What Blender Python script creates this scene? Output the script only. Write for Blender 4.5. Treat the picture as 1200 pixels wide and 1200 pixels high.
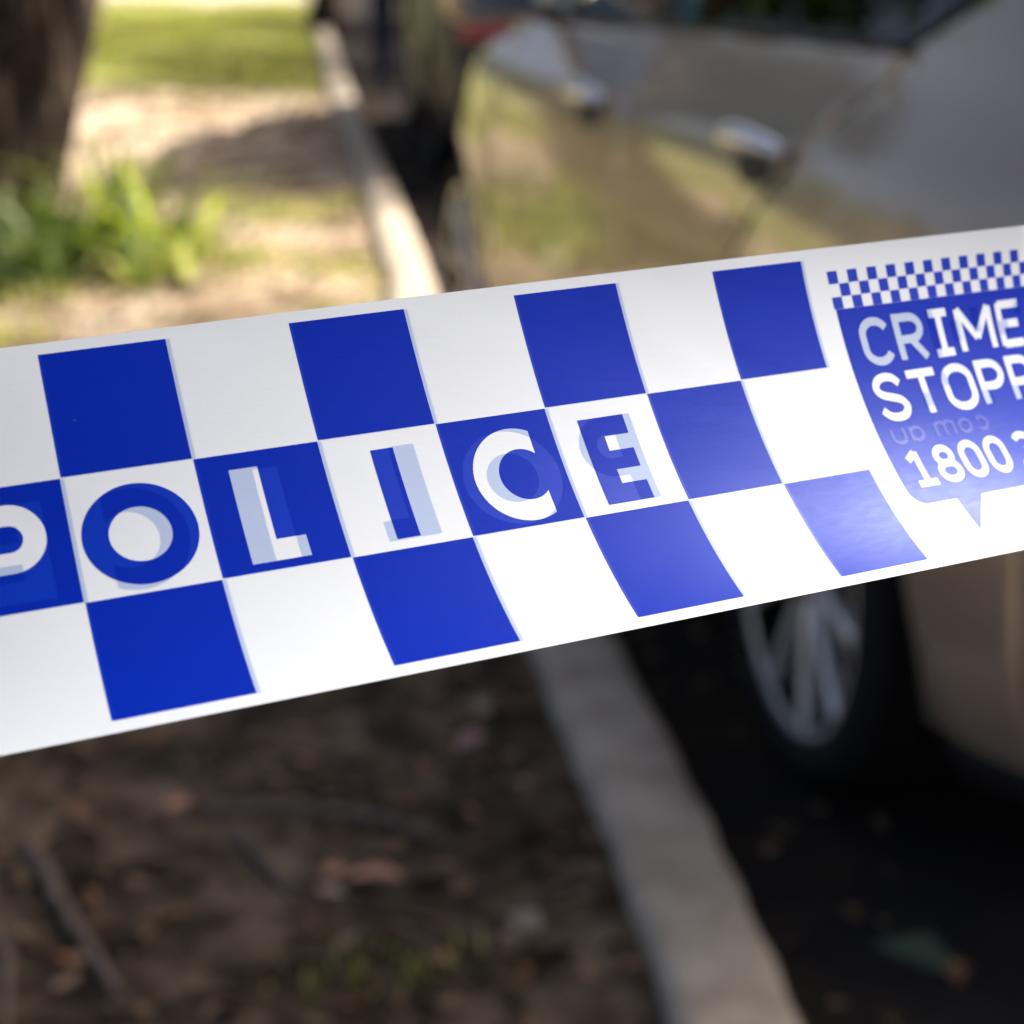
import bpy, bmesh, math, random
import numpy as np
from mathutils import Vector, Matrix
from mathutils.geometry import tessellate_polygon

random.seed(4); rng = np.random.default_rng(4)
R = math.radians
for o in list(bpy.data.objects):
    bpy.data.objects.remove(o)
scene = bpy.context.scene
C = scene.collection

# ------------------------------------------------------------------ camera
PITCH, ROLL, CAM_H = 16.02, -0.288, 1.3134
cam = bpy.data.cameras.new('camera')
cam.sensor_fit = 'HORIZONTAL'; cam.sensor_width = 24.0; cam.lens = 50.0
cam.clip_start = 0.02; cam.clip_end = 4000
cam.dof.use_dof = True
cam.dof.focus_distance = 0.402
cam.dof.aperture_fstop = 10.0
cam.dof.aperture_blades = 0
camo = bpy.data.objects.new('camera', cam); C.objects.link(camo)
camo.matrix_world = Matrix.Translation((0, 0, CAM_H)) @ Matrix.Rotation(R(90 - PITCH), 4, 'X') @ Matrix.Rotation(R(ROLL), 4, 'Z')
scene.camera = camo

# ------------------------------------------------------------------ light
SUN = Vector((0.69, 0.38, 0.62)).normalized()           # towards the sun
elev = math.asin(SUN.z); azim = math.atan2(SUN.x, SUN.y)  # clockwise from +Y
world = bpy.data.worlds.new('World'); scene.world = world; world.use_nodes = True
wn = world.node_tree.nodes; wl = world.node_tree.links
sky = wn.new('ShaderNodeTexSky'); sky.sky_type = 'NISHITA'; sky.sun_disc = False
sky.sun_elevation = elev; sky.sun_rotation = azim; sky.air_density = 0.42; sky.dust_density = 5.0; sky.ozone_density = 0.0
wn['Background'].inputs['Strength'].default_value = 0.09
wl.new(sky.outputs[0], wn['Background'].inputs['Color'])
sun = bpy.data.lights.new('sun', 'SUN'); sun.energy = 5.0; sun.angle = R(0.53); sun.color = (1.0, 0.94, 0.85)
suno = bpy.data.objects.new('sun', sun); C.objects.link(suno)
suno.rotation_euler = SUN.to_track_quat('Z', 'Y').to_euler()
suno.location = SUN * 30
vs = scene.view_settings
vs.view_transform = 'Standard'; vs.look = 'None'; vs.exposure = 1.5; vs.gamma = 1.0; vs.use_curve_mapping = False
scene.cycles.use_denoising = True
scene.cycles.max_bounces = 8; scene.cycles.transparent_max_bounces = 16
scene.cycles.sample_clamp_indirect = 6.0
scene.cycles.caustics_reflective = False; scene.cycles.caustics_refractive = False

# ------------------------------------------------------------------ helpers
def tag(o, label=None, cat=None, group=None, kind=None):
    if label: o['label'] = label
    if cat: o['category'] = cat
    if group: o['group'] = group
    if kind: o['kind'] = kind
    return o

def empty(name, loc=(0, 0, 0), rz=0.0):
    o = bpy.data.objects.new(name, None); C.objects.link(o)
    o.location = loc; o.rotation_euler = (0, 0, rz); o.empty_display_size = 0.1
    return o

def mesh_obj(name, verts, faces, mat=None, parent=None, smooth=True, normals=None):
    me = bpy.data.meshes.new(name)
    me.from_pydata([tuple(v) for v in verts], [], [tuple(f) for f in faces]); me.update()
    if smooth and len(me.polygons):
        me.polygons.foreach_set('use_smooth', [True] * len(me.polygons))
    if normals is not None:
        me.normals_split_custom_set_from_vertices([tuple(n) for n in normals])
    if mat is not None:
        for m in (mat if isinstance(mat, (list, tuple)) else [mat]): me.materials.append(m)
    o = bpy.data.objects.new(name, me); C.objects.link(o); o.parent = parent
    return o

def bm_obj(name, bm, mat=None, parent=None, smooth=False, angle=None):
    me = bpy.data.meshes.new(name)
    if angle is not None:
        for e in bm.edges:
            if len(e.link_faces) == 2: e.smooth = e.calc_face_angle(0) < R(angle)
        smooth = True
    for f in bm.faces: f.smooth = smooth
    bm.to_mesh(me); bm.free()
    if mat is not None: me.materials.append(mat)
    o = bpy.data.objects.new(name, me); C.objects.link(o); o.parent = parent
    return o

def box_bm(bm, lo, hi, bevel=0.0, seg=2, M=None):
    c = [(lo[i] + hi[i]) / 2 for i in range(3)]; s = [abs(hi[i] - lo[i]) for i in range(3)]
    r = bmesh.ops.create_cube(bm, size=1, matrix=Matrix.Translation(c) @ Matrix.Diagonal((*s, 1)))
    vs_ = r['verts']
    if bevel:
        es = {e for v in vs_ for e in v.link_edges}
        rr = bmesh.ops.bevel(bm, geom=list(es), offset=bevel, segments=seg, affect='EDGES', profile=0.5)
        vs_ = list({v for f in rr['faces'] for v in f.verts} | {v for v in vs_ if v.is_valid})
    if M is not None: bmesh.ops.transform(bm, matrix=M, verts=vs_)
    return vs_

def tube(pts, rad, n=8, cap=True):
    """verts, faces of a tube along a polyline"""
    pts = [Vector(p) for p in pts]; V = []; Fc = []
    prev = None
    for i, p in enumerate(pts):
        d = (pts[min(i + 1, len(pts) - 1)] - pts[max(i - 1, 0)]).normalized()
        if prev is None:
            a = d.orthogonal().normalized()
        else:
            a = (prev - d * prev.dot(d)).normalized()
        prev = a; b = d.cross(a); r = rad[i] if hasattr(rad, '__len__') else rad
        for k in range(n):
            t = 2 * math.pi * k / n
            V.append(p + (a * math.cos(t) + b * math.sin(t)) * r)
    for i in range(len(pts) - 1):
        for k in range(n):
            Fc.append((i * n + k, i * n + (k + 1) % n, (i + 1) * n + (k + 1) % n, (i + 1) * n + k))
    if cap:
        Fc.append(tuple(range(n))[::-1]); Fc.append(tuple(range((len(pts) - 1) * n, len(pts) * n)))
    return V, Fc

def lathe(profile, n=48, closed=False):
    """profile (r, y) revolved about the y axis"""
    V = []; Fc = []; m = len(profile)
    for k in range(n):
        t = 2 * math.pi * k / n
        for r, y in profile: V.append((r * math.cos(t), y, r * math.sin(t)))
    rng_ = range(m if closed else m - 1)
    for k in range(n):
        for j in rng_:
            a = k * m + j; b = k * m + (j + 1) % m; c = ((k + 1) % n) * m + (j + 1) % m; d = ((k + 1) % n) * m + j
            Fc.append((a, d, c, b))
    return V, Fc

def clip2d(loops, us, vs_):
    """fill a 2D polygon (outer loop, then holes) and cut it along grid lines -> bmesh in the z=0 plane"""
    bm = bmesh.new()
    allv = []
    for lp in loops: allv += [bm.verts.new((p[0], p[1], 0)) for p in lp]
    tris = tessellate_polygon([[Vector((p[0], p[1], 0)) for p in lp] for lp in loops])
    for t in tris:
        try: bm.faces.new([allv[i] for i in t])
        except ValueError: pass
    x0 = min(p[0] for p in loops[0]); x1 = max(p[0] for p in loops[0])
    y0 = min(p[1] for p in loops[0]); y1 = max(p[1] for p in loops[0])
    for u in us:
        if x0 < u < x1:
            bmesh.ops.bisect_plane(bm, geom=bm.verts[:] + bm.edges[:] + bm.faces[:], plane_co=(u, 0, 0), plane_no=(1, 0, 0), dist=1e-6)
    for v in vs_:
        if y0 < v < y1:
            bmesh.ops.bisect_plane(bm, geom=bm.verts[:] + bm.edges[:] + bm.faces[:], plane_co=(0, v, 0), plane_no=(0, 1, 0), dist=1e-6)
    bmesh.ops.dissolve_degenerate(bm, dist=1e-6, edges=bm.edges[:])
    for f in bm.faces:
        if f.normal.z < 0: f.normal_flip()
    bm.verts.index_update()
    P = [(v.co.x, v.co.y) for v in bm.verts]; Fc = [tuple(v.index for v in f.verts) for f in bm.faces]
    bm.free()
    return P, Fc

def arc(cx, cy, rx, ry, a0, a1, n=24):
    return [(cx + rx * math.cos(R(a0 + (a1 - a0) * i / n)), cy + ry * math.sin(R(a0 + (a1 - a0) * i / n))) for i in range(n + 1)]

def interp(x, xs, ys):
    """monotone-ish cubic (pchip) interpolation"""
    if x <= xs[0]: return ys[0]
    if x >= xs[-1]: return ys[-1]
    n = len(xs)
    i = max(k for k in range(n - 1) if xs[k] <= x)
    h = [xs[k + 1] - xs[k] for k in range(n - 1)]; d = [(ys[k + 1] - ys[k]) / h[k] for k in range(n - 1)]
    def m(k):
        if k == 0: return d[0]
        if k == n - 1: return d[-1]
        if d[k - 1] * d[k] <= 0: return 0
        return 2 / (1 / d[k - 1] + 1 / d[k])
    t = (x - xs[i]) / h[i]
    return ((2 * t**3 - 3 * t**2 + 1) * ys[i] + (t**3 - 2 * t**2 + t) * h[i] * m(i) + (-2 * t**3 + 3 * t**2) * ys[i + 1] + (t**3 - t**2) * h[i] * m(i + 1))

# ------------------------------------------------------------------ materials
def mat(name, col, rough=0.5, metal=0.0, spec=0.5, **kw):
    m = bpy.data.materials.new(name); m.use_nodes = True
    b = m.node_tree.nodes['Principled BSDF']
    b.inputs['Base Color'].default_value = (*col, 1); b.inputs['Roughness'].default_value = rough
    b.inputs['Metallic'].default_value = metal; b.inputs['Specular IOR Level'].default_value = spec
    for k, v in kw.items(): b.inputs[k.replace('_', ' ')].default_value = v
    return m

def nodes(m): return m.node_tree.nodes, m.node_tree.links, m.node_tree.nodes['Principled BSDF']

def noise(m, scale, detail=4, rough=0.55, coord='Object', mapscale=None, dist=0.0):
    n, l, b = nodes(m)
    tc = n.new('ShaderNodeTexCoord'); t = n.new('ShaderNodeTexNoise')
    t.inputs['Scale'].default_value = scale; t.inputs['Detail'].default_value = detail
    t.inputs['Roughness'].default_value = rough; t.inputs['Distortion'].default_value = dist
    src = tc.outputs[coord]
    if mapscale:
        mp = n.new('ShaderNodeMapping'); mp.inputs['Scale'].default_value = mapscale
        l.new(src, mp.inputs[0]); src = mp.outputs[0]
    l.new(src, t.inputs['Vector'])
    return t.outputs['Fac']

def ramp(m, fac, stops):
    n, l, b = nodes(m); r = n.new('ShaderNodeValToRGB')
    while len(r.color_ramp.elements) < len(stops): r.color_ramp.elements.new(0.5)
    for e, (p, c) in zip(r.color_ramp.elements, stops): e.position = p; e.color = (*c, 1)
    l.new(fac, r.inputs[0]); return r.outputs[0]

def mixc(m, fac, a, b_):
    n, l, b = nodes(m); x = n.new('ShaderNodeMix'); x.data_type = 'RGBA'
    for s, v in ((x.inputs[0], fac), (x.inputs[6], a), (x.inputs[7], b_)):
        if hasattr(v, 'is_linked'): l.new(v, s)
        elif isinstance(v, (int, float)): s.default_value = v
        else: s.default_value = (*v, 1)
    return x.outputs[2]

def bump(m, fac, strength, dist=0.01):
    n, l, b = nodes(m); bp = n.new('ShaderNodeBump')
    bp.inputs['Strength'].default_value = strength; bp.inputs['Distance'].default_value = dist
    l.new(fac, bp.inputs['Height']); l.new(bp.outputs[0], b.inputs['Normal'])

def base(m, col):
    n, l, b = nodes(m); l.new(col, b.inputs['Base Color'])

def island_random(m, stops):
    n, l, b = nodes(m); g = n.new('ShaderNodeNewGeometry')
    base(m, ramp(m, g.outputs['Random Per Island'], stops))

# tape plastics
def tape_mat(name, col, rough):
    m = mat(name, col, rough, spec=0.062)
    f1 = noise(m, 900, 3, 0.6, mapscale=(0.25, 0.25, 1.3))
    f2 = noise(m, 5200, 2, 0.6)
    n, l, b = nodes(m)
    ad = n.new('ShaderNodeMath'); ad.operation = 'ADD'; l.new(f1, ad.inputs[0]); l.new(f2, ad.inputs[1])
    f3 = noise(m, 26, 2, 0.5, mapscale=(0.45, 0.45, 1.3), dist=0.4)
    b2 = n.new('ShaderNodeBump'); b2.inputs['Strength'].default_value = 0.35; b2.inputs['Distance'].default_value = 0.0016
    l.new(f3, b2.inputs['Height'])
    bump(m, ad.outputs[0], 0.11, 0.0002)
    l.new(b2.outputs[0], b.inputs['Normal'].links[0].from_node.inputs['Normal'])
    sp_ = ramp(m, noise(m, 420, 2, 0.5), [(0.815, (0, 0, 0)), (0.83, (1, 1, 1))])
    base(m, mixc(m, sp_, col, (0.33, 0.35, 0.39)))
    rr = n.new('ShaderNodeMapRange'); rr.inputs[3].default_value = rough - 0.04; rr.inputs[4].default_value = rough + 0.05
    l.new(f1, rr.inputs[0]); l.new(rr.outputs[0], b.inputs['Roughness'])
    return m
M_FILM = tape_mat('tape_white_film', (0.35, 0.374, 0.412), 0.42)
M_BLUE = tape_mat('tape_blue_ink', (0.0, 0.0145, 0.225), 0.40)
M_WHITE = tape_mat('tape_white_print', (0.35, 0.374, 0.412), 0.42)
M_PALE = tape_mat('tape_pale_print', (0.20, 0.24, 0.335), 0.40)
M_GHOST = bpy.data.materials.new('tape_reverse_ink'); M_GHOST.use_nodes = True
gn = M_GHOST.node_tree.nodes; gn.clear()
go_ = gn.new('ShaderNodeOutputMaterial'); gt = gn.new('ShaderNodeBsdfTransparent')
gt.inputs[0].default_value = (0.76, 0.81, 0.93, 1); M_GHOST.node_tree.links.new(gt.outputs[0], go_.inputs[0])

# car
def paint(name, c1, c2, metal, rough, coat=1.0):
    m = mat(name, c1, rough, metal, 0.5, Coat_Weight=coat, Coat_Roughness=0.05)
    base(m, mixc(m, noise(m, 2.2, 5, 0.6), c1, c2))
    return m
M_PAINT = paint('paint_beige_metallic', (0.44, 0.35, 0.265), (0.49, 0.395, 0.305), 0.55, 0.34, 1.0)
M_PAINT2 = paint('paint_black', (0.006, 0.007, 0.009), (0.010, 0.011, 0.013), 0.0, 0.5, 0.15)
M_TRIM = mat('black_trim', (0.012, 0.012, 0.013), 0.55)
M_LINER = mat('black_liner', (0.006, 0.006, 0.006), 0.9, spec=0.1)
M_RUBBER = mat('tyre_rubber', (0.014, 0.014, 0.014), 0.85, spec=0.2)
M_ALLOY = mat('alloy_silver', (0.92, 0.86, 0.77), 0.28, 0.5)
M_CHROME = mat('chrome', (0.85, 0.85, 0.87), 0.2, 0.9)
M_DISC = mat('brake_disc', (0.12, 0.11, 0.10), 0.5, 0.8)
M_BRAKE = mat('brake_disc_darkened', (0.02, 0.018, 0.016), 0.7, 0.3)  # darkness of the gaps between spokes is put into the disc colour
M_SEAT = mat('seat_cloth', (0.02, 0.02, 0.022), 0.95, spec=0.1)
M_LAMPRED = mat('tail_lamp_red', (0.35, 0.010, 0.012), 0.12, Coat_Weight=1.0)
M_LAMPCLEAR = mat('head_lamp_clear', (0.55, 0.57, 0.6), 0.1, 0.5, Coat_Weight=1.0)
M_PLATE = mat('number_plate_white', (0.75, 0.75, 0.72), 0.4)
M_GLASS = bpy.data.materials.new('car_glass'); M_GLASS.use_nodes = True
n_ = M_GLASS.node_tree.nodes; l_ = M_GLASS.node_tree.links; n_.clear()
o_ = n_.new('ShaderNodeOutputMaterial'); tr = n_.new('ShaderNodeBsdfTransparent'); tr.inputs[0].default_value = (0.42, 0.60, 0.56, 1)
gl = n_.new('ShaderNodeBsdfGlossy'); gl.inputs['Roughness'].default_value = 0.02; gl.inputs['Color'].default_value = (0.9, 0.95, 0.95, 1)
fr = n_.new('ShaderNodeFresnel'); fr.inputs[0].default_value = 1.5
mx = n_.new('ShaderNodeMixShader'); l_.new(fr.outputs[0], mx.inputs[0]); l_.new(tr.outputs[0], mx.inputs[1]); l_.new(gl.outputs[0], mx.inputs[2]); l_.new(mx.outputs[0], o_.inputs[0])

# ground
M_ROAD = mat('asphalt', (0.03, 0.03, 0.03), 0.95, spec=0.08)
base(M_ROAD, mixc(M_ROAD, ramp(M_ROAD, noise(M_ROAD, 2.5, 6, 0.65), [(0.42, (0, 0, 0)), (0.62, (1, 1, 1))]),
     ramp(M_ROAD, noise(M_ROAD, 140, 3), [(0.3, (0.010, 0.010, 0.010)), (0.7, (0.026, 0.024, 0.022))]), (0.038, 0.026, 0.018)))
bump(M_ROAD, noise(M_ROAD, 160, 3), 0.5, 0.006)
M_KERB = mat('kerb_concrete', (0.3, 0.29, 0.26), 0.9, spec=0.2)
base(M_KERB, mixc(M_KERB, ramp(M_KERB, noise(M_KERB, 9, 6, 0.65), [(0.35, (0, 0, 0)), (0.65, (1, 1, 1))]), (0.32, 0.265, 0.195),
     ramp(M_KERB, noise(M_KERB, 60, 4, 0.6), [(0.25, (0.40, 0.335, 0.25)), (0.75, (0.58, 0.50, 0.385))])))
bump(M_KERB, noise(M_KERB, 55, 5, 0.6), 0.5, 0.006)
M_EARTH = mat('verge_earth', (0.15, 0.1, 0.07), 0.95, spec=0.15)
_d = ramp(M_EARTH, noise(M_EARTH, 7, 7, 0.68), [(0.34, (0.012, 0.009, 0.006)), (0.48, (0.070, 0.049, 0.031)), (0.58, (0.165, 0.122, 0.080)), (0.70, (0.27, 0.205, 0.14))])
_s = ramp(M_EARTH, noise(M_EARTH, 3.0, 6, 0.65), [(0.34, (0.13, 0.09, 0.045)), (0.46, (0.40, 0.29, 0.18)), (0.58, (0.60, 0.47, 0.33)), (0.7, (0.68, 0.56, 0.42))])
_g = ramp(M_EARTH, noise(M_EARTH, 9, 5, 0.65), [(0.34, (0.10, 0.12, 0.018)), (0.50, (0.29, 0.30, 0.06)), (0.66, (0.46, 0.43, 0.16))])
n, l, b = nodes(M_EARTH)
tc = n.new('ShaderNodeTexCoord'); sp = n.new('ShaderNodeSeparateXYZ'); l.new(tc.outputs['Object'], sp.inputs[0])
def wobble(m, amt, scale):
    w = n.new('ShaderNodeMath'); w.operation = 'MULTIPLY_ADD'; l.new(noise(m, scale, 4, 0.6), w.inputs[0]); w.inputs[1].default_value = amt
    l.new(sp.outputs['Y'], w.inputs[2]); return w.outputs[0]
def mrange(v, a, b_):
    r_ = n.new('ShaderNodeMapRange'); r_.interpolation_type = 'SMOOTHSTEP'; r_.inputs[1].default_value = a; r_.inputs[2].default_value = b_
    l.new(v, r_.inputs[0]); return r_.outputs[0]
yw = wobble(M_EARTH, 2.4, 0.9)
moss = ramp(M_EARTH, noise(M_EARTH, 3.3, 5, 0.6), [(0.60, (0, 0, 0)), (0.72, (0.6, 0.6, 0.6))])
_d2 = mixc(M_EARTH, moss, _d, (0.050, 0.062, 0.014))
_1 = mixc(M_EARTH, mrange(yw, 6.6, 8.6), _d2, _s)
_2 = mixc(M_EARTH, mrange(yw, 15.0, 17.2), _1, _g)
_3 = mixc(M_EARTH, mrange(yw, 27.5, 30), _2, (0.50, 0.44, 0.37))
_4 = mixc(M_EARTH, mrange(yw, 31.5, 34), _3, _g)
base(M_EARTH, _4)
bump(M_EARTH, noise(M_EARTH, 30, 7, 0.7), 0.8, 0.03)
M_FAR = mat('far_ground', (0.10, 0.11, 0.035), 0.95)
base(M_FAR, ramp(M_FAR, noise(M_FAR, 0.3, 6), [(0.3, (0.06, 0.075, 0.02)), (0.7, (0.16, 0.15, 0.06))]))
M_LITTER = mat('leaf_litter', (0.2, 0.1, 0.06), 0.85, spec=0.2)
island_random(M_LITTER, [(0.0, (0.03, 0.020, 0.012)), (0.35, (0.085, 0.055, 0.030)), (0.62, (0.15, 0.10, 0.058)), (0.85, (0.24, 0.165, 0.10)), (0.95, (0.24, 0.105, 0.05)), (1.0, (0.36, 0.28, 0.20))])
M_GRASS = mat('grass_blades', (0.1, 0.15, 0.03), 0.7, spec=0.25)
island_random(M_GRASS, [(0.0, (0.08, 0.11, 0.014)), (0.35, (0.20, 0.24, 0.035)), (0.7, (0.36, 0.36, 0.09)), (1.0, (0.52, 0.46, 0.20))])
M_STRAP = mat('strappy_leaves', (0.12, 0.22, 0.02), 0.45, spec=0.4, Subsurface_Weight=0.0)
island_random(M_STRAP, [(0.0, (0.07, 0.11, 0.012)), (0.45, (0.20, 0.26, 0.028)), (0.8, (0.36, 0.40, 0.08)), (1.0, (0.52, 0.48, 0.22))])
M_STRAPB = mat('bluish_strappy_leaves', (0.1, 0.16, 0.12), 0.45, spec=0.4)
island_random(M_STRAPB, [(0.0, (0.03, 0.05, 0.010)), (0.5, (0.075, 0.11, 0.022)), (0.85, (0.18, 0.22, 0.09)), (1.0, (0.36, 0.38, 0.30))])
M_LEAF = mat('tree_leaves', (0.06, 0.09, 0.02), 0.6, spec=0.3)
island_random(M_LEAF, [(0.0, (0.025, 0.045, 0.010)), (0.5, (0.06, 0.095, 0.018)), (1.0, (0.12, 0.15, 0.035))])
M_BARK = mat('bark', (0.1, 0.07, 0.05), 0.95, spec=0.15)
base(M_BARK, ramp(M_BARK, noise(M_BARK, 9, 7, 0.65, mapscale=(1, 1, 0.22), dist=0.6), [(0.40, (0.016, 0.011, 0.008)), (0.53, (0.050, 0.034, 0.025)), (0.60, (0.22, 0.16, 0.115)), (0.75, (0.38, 0.30, 0.22))]))
bump(M_BARK, noise(M_BARK, 12, 7, 0.7, mapscale=(1, 1, 0.2)), 1.0, 0.04)
M_STICK = mat('dead_wood', (0.16, 0.12, 0.09), 0.9, spec=0.15)
base(M_STICK, ramp(M_STICK, noise(M_STICK, 40, 5), [(0.3, (0.075, 0.055, 0.042)), (0.7, (0.21, 0.165, 0.13))]))

def translucent(m, fac):
    n, l, b = nodes(m); out = [x for x in n if x.type == 'OUTPUT_MATERIAL'][0]
    t = n.new('ShaderNodeBsdfTranslucent'); mx_ = n.new('ShaderNodeMixShader'); mx_.inputs[0].default_value = fac
    src = b.inputs['Base Color'].links[0].from_socket
    hs = n.new('ShaderNodeHueSaturation'); hs.inputs['Value'].default_value = 1.5; hs.inputs['Saturation'].default_value = 1.1
    l.new(src, hs.inputs['Color']); l.new(hs.outputs[0], t.inputs['Color'])
    l.new(b.outputs[0], mx_.inputs[1]); l.new(t.outputs[0], mx_.inputs[2]); l.new(mx_.outputs[0], out.inputs['Surface'])
for m_ in (M_GRASS, M_STRAP, M_STRAPB, M_LEAF): translucent(m_, 0.45)

# ------------------------------------------------------------------ ground, road, kerb, verge
KX = [(-14, 1.62), (-6, 0.98), (0, 0.53), (2.15, 0.332), (2.51, 0.296), (2.84, 0.260), (3.37, 0.195), (4.6, -0.005), (5.75, -0.175), (7.0, -0.255), (7.92, -0.344), (9.39, -0.50), (12.43, -0.83), (14.8, -1.09), (22, -1.82), (40, -3.7), (90, -9.0)]
kys = [k[0] for k in KX]; kxs = [k[1] for k in KX]
def kerb_x(y): return interp(y, kys, kxs)
ROAD_Z = -0.02
KERB_TOP = 0.10
KERB_W = 0.150

far = mesh_obj('ground', [(-1400, -1400, -0.16), (1400, -1400, -0.16), (1400, 1400, -0.16), (-1400, 1400, -0.16)], [(0, 1, 2, 3)], M_FAR, smooth=False)
tag(far, kind='structure')
ys = [-14 + 0.5 * i for i in range(208)]
V = []; Fc = []
for i, y in enumerate(ys):
    kx = kerb_x(y)
    for j, dx in enumerate((-0.05, 0.0, 0.35, 1.5, 4.0, 7.6)):
        V.append((kx + dx, y, ROAD_Z + (0.0 if dx < 0.4 else min(0.05, 0.02 * (dx - 0.35)))))
for i in range(len(ys) - 1):
    for j in range(5): Fc.append((i * 6 + j, i * 6 + j + 1, i * 6 + 7 + j, i * 6 + 6 + j))
tag(mesh_obj('road', V, Fc, M_ROAD), kind='structure')

# kerb: extruded profile with worn, slightly uneven arris
def kerb_run(name, side_x, flip):
    yy = list(np.arange(-14, 1.5, 0.5)) + list(np.arange(1.5, 12, 0.045)) + list(np.arange(12, 90, 0.5))
    prof = [(0.012, -0.06), (0.006, 0.0), (0.002, 0.06), (-0.004, 0.086), (-0.014, 0.097), (-0.034, 0.1015), (-0.075, 0.102), (-0.118, 0.101), (-0.138, 0.097), (-0.150, 0.085), (-0.153, 0.04), (-0.153, -0.06)]
    V = []; Fc = []; m = len(prof)
    for y in yy:
        w1 = 0.002 * math.sin(7.1 * y) * math.sin(2.3 * y + 1) + 0.003 * math.sin(23 * y + 2 * math.sin(5 * y))
        w2 = 0.004 * math.sin(5.3 * y + 1.2) + 0.0025 * math.sin(17 * y)
        for k, (dx, z) in enumerate(prof):
            a = (-dx / 0.15)
            V.append((side_x(y) + flip * (dx + w1 * (1 - a) + w2 * a), y, z + 0.0025 * math.sin(9 * y + k) * (z > 0.08)))
    for i in range(len(yy) - 1):
        for k in range(m - 1):
            f = (i * m + k, i * m + k + 1, (i + 1) * m + k + 1, (i + 1) * m + k)
            Fc.append(f[::-1] if flip > 0 else f)
    return tag(mesh_obj(name, V, Fc, M_KERB), kind='structure')
kerb_run('kerb', kerb_x, 1)
kerb_run('kerb_across_road', lambda y: kerb_x(y) + 7.5, -1)

# verge with small relief; dips below the kerb's back edge
def vnoise(x, y):
    return (0.018 * math.sin(2.1 * x + 1.3 * y) * math.cos(1.7 * y - 0.6 * x) + 0.010 * math.sin(5.7 * x + 0.8) * math.sin(4.9 * y + 2.0 * x)
            + 0.006 * math.sin(13 * x + 2 * math.sin(7 * y)) * math.sin(11 * y + 3 * math.sin(5 * x)))
def verge_z(x, y):
    d = kerb_x(y) - KERB_W - x
    return 0.062 + vnoise(x, y) * min(1, d / 0.5 + 0.35) + 0.02 * min(1, max(0, d) / 3)
yy = list(np.arange(-14, 1.5, 0.8)) + list(np.arange(1.5, 9, 0.05)) + list(np.arange(9, 40, 0.25)) + list(np.arange(40, 90, 2.0))
dd = [-0.03] + list(np.arange(0, 1.6, 0.05)) + list(np.arange(1.6, 8, 0.25)) + list(np.arange(8, 60, 3.0))
V = [(kerb_x(y) - KERB_W - d, y, verge_z(kerb_x(y) - KERB_W - d, y)) for y in yy for d in dd]
m = len(dd)
Fc = [(i * m + j, (i + 1) * m + j, (i + 1) * m + j + 1, i * m + j + 1)[::-1] for i in range(len(yy) - 1) for j in range(m - 1)]
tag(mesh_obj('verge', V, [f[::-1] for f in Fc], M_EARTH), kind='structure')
V = []; 
for y in ys:
    for dx in (7.66, 12, 25, 60): V.append((kerb_x(y) + dx, y, 0.06 + 0.002 * dx))
Fc = [(i * 4 + j, i * 4 + j + 1, i * 4 + 5 + j, i * 4 + 4 + j) for i in range(len(ys) - 1) for j in range(3)]
tag(mesh_obj('verge_across_road', V, Fc, M_FAR), kind='structure')

# ------------------------------------------------------------------ the tape
MONS = [(0, 0), (0, 1), (0, 2), (0, 3), (1, 0), (1, 1), (1, 2), (1, 3), (2, 0), (2, 1), (2, 2)]
TC = np.array([[-0.000473, 0.384055, 1.210867], [0.010835, -0.019681, -0.026971], [0.001656, -0.002946, 0.002996], [0.000167, -0.000319, 0.000917],
      [0.072166, 0.037834, 0.001235], [0.001305, 0.001261, -0.000193], [0.00104, -0.000653, 0.000584], [-6.7e-05, 0.000507, -0.000173],
      [-0.002925, 0.004737, -0.001727], [-0.000968, 0.000858, -0.000751], [9e-05, -4.9e-05, -0.000128]])
def _tp(u, v):
    a = (u - 3.5) / 3.5; b_ = (v - 1.5) / 1.5
    B = np.stack([a**i * b_**j for i, j in MONS], -1)
    return B @ TC
U0, U1 = -1.2, 9.9
def tape_point(u, v):
    u = np.asarray(u, float); v = np.asarray(v, float)
    uc = np.clip(u, U0, U1); e = 1e-3
    mid = np.full_like(v, 1.5)
    su = (_tp(uc + e, mid) - _tp(uc - e, mid)) / (2 * e)
    return _tp(uc, v) + su * (u - uc)[..., None]
def tape_map(P, h):
    u = np.array([p[0] for p in P]); v = np.array([p[1] for p in P]); e = 2e-3
    S = tape_point(u, v)
    N = np.cross(tape_point(u + e, v) - tape_point(u - e, v), tape_point(u, v - e) - tape_point(u, v + e))
    N /= np.linalg.norm(N, axis=-1, keepdims=True)
    return S + N * h, N
GU = [i / 14 for i in range(-210, 300)]; GV = [i / 14 for i in range(-2, 46)]
tape = empty('police_tape', tuple(tape_point(3.5, 3.1)))
tape_inv = Matrix.Translation(tape.location).inverted()
def tape_piece(name, loops, h, material, parent=tape, label=None):
    P, Fc = clip2d(loops, GU, GV)
    S, N = tape_map(P, h)
    S = S - np.array(tape.location)
    o = mesh_obj(name, S, [f[::-1] for f in Fc], material, parent, True, N)
    if label: o['label'] = label
    return o
def rect(u0, v0, u1, v1): return [(u0, v0), (u1, v0), (u1, v1), (u0, v1)]
L0, L1, L2, L3 = 0.0, 0.000014, 0.000028, 0.000042
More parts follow.
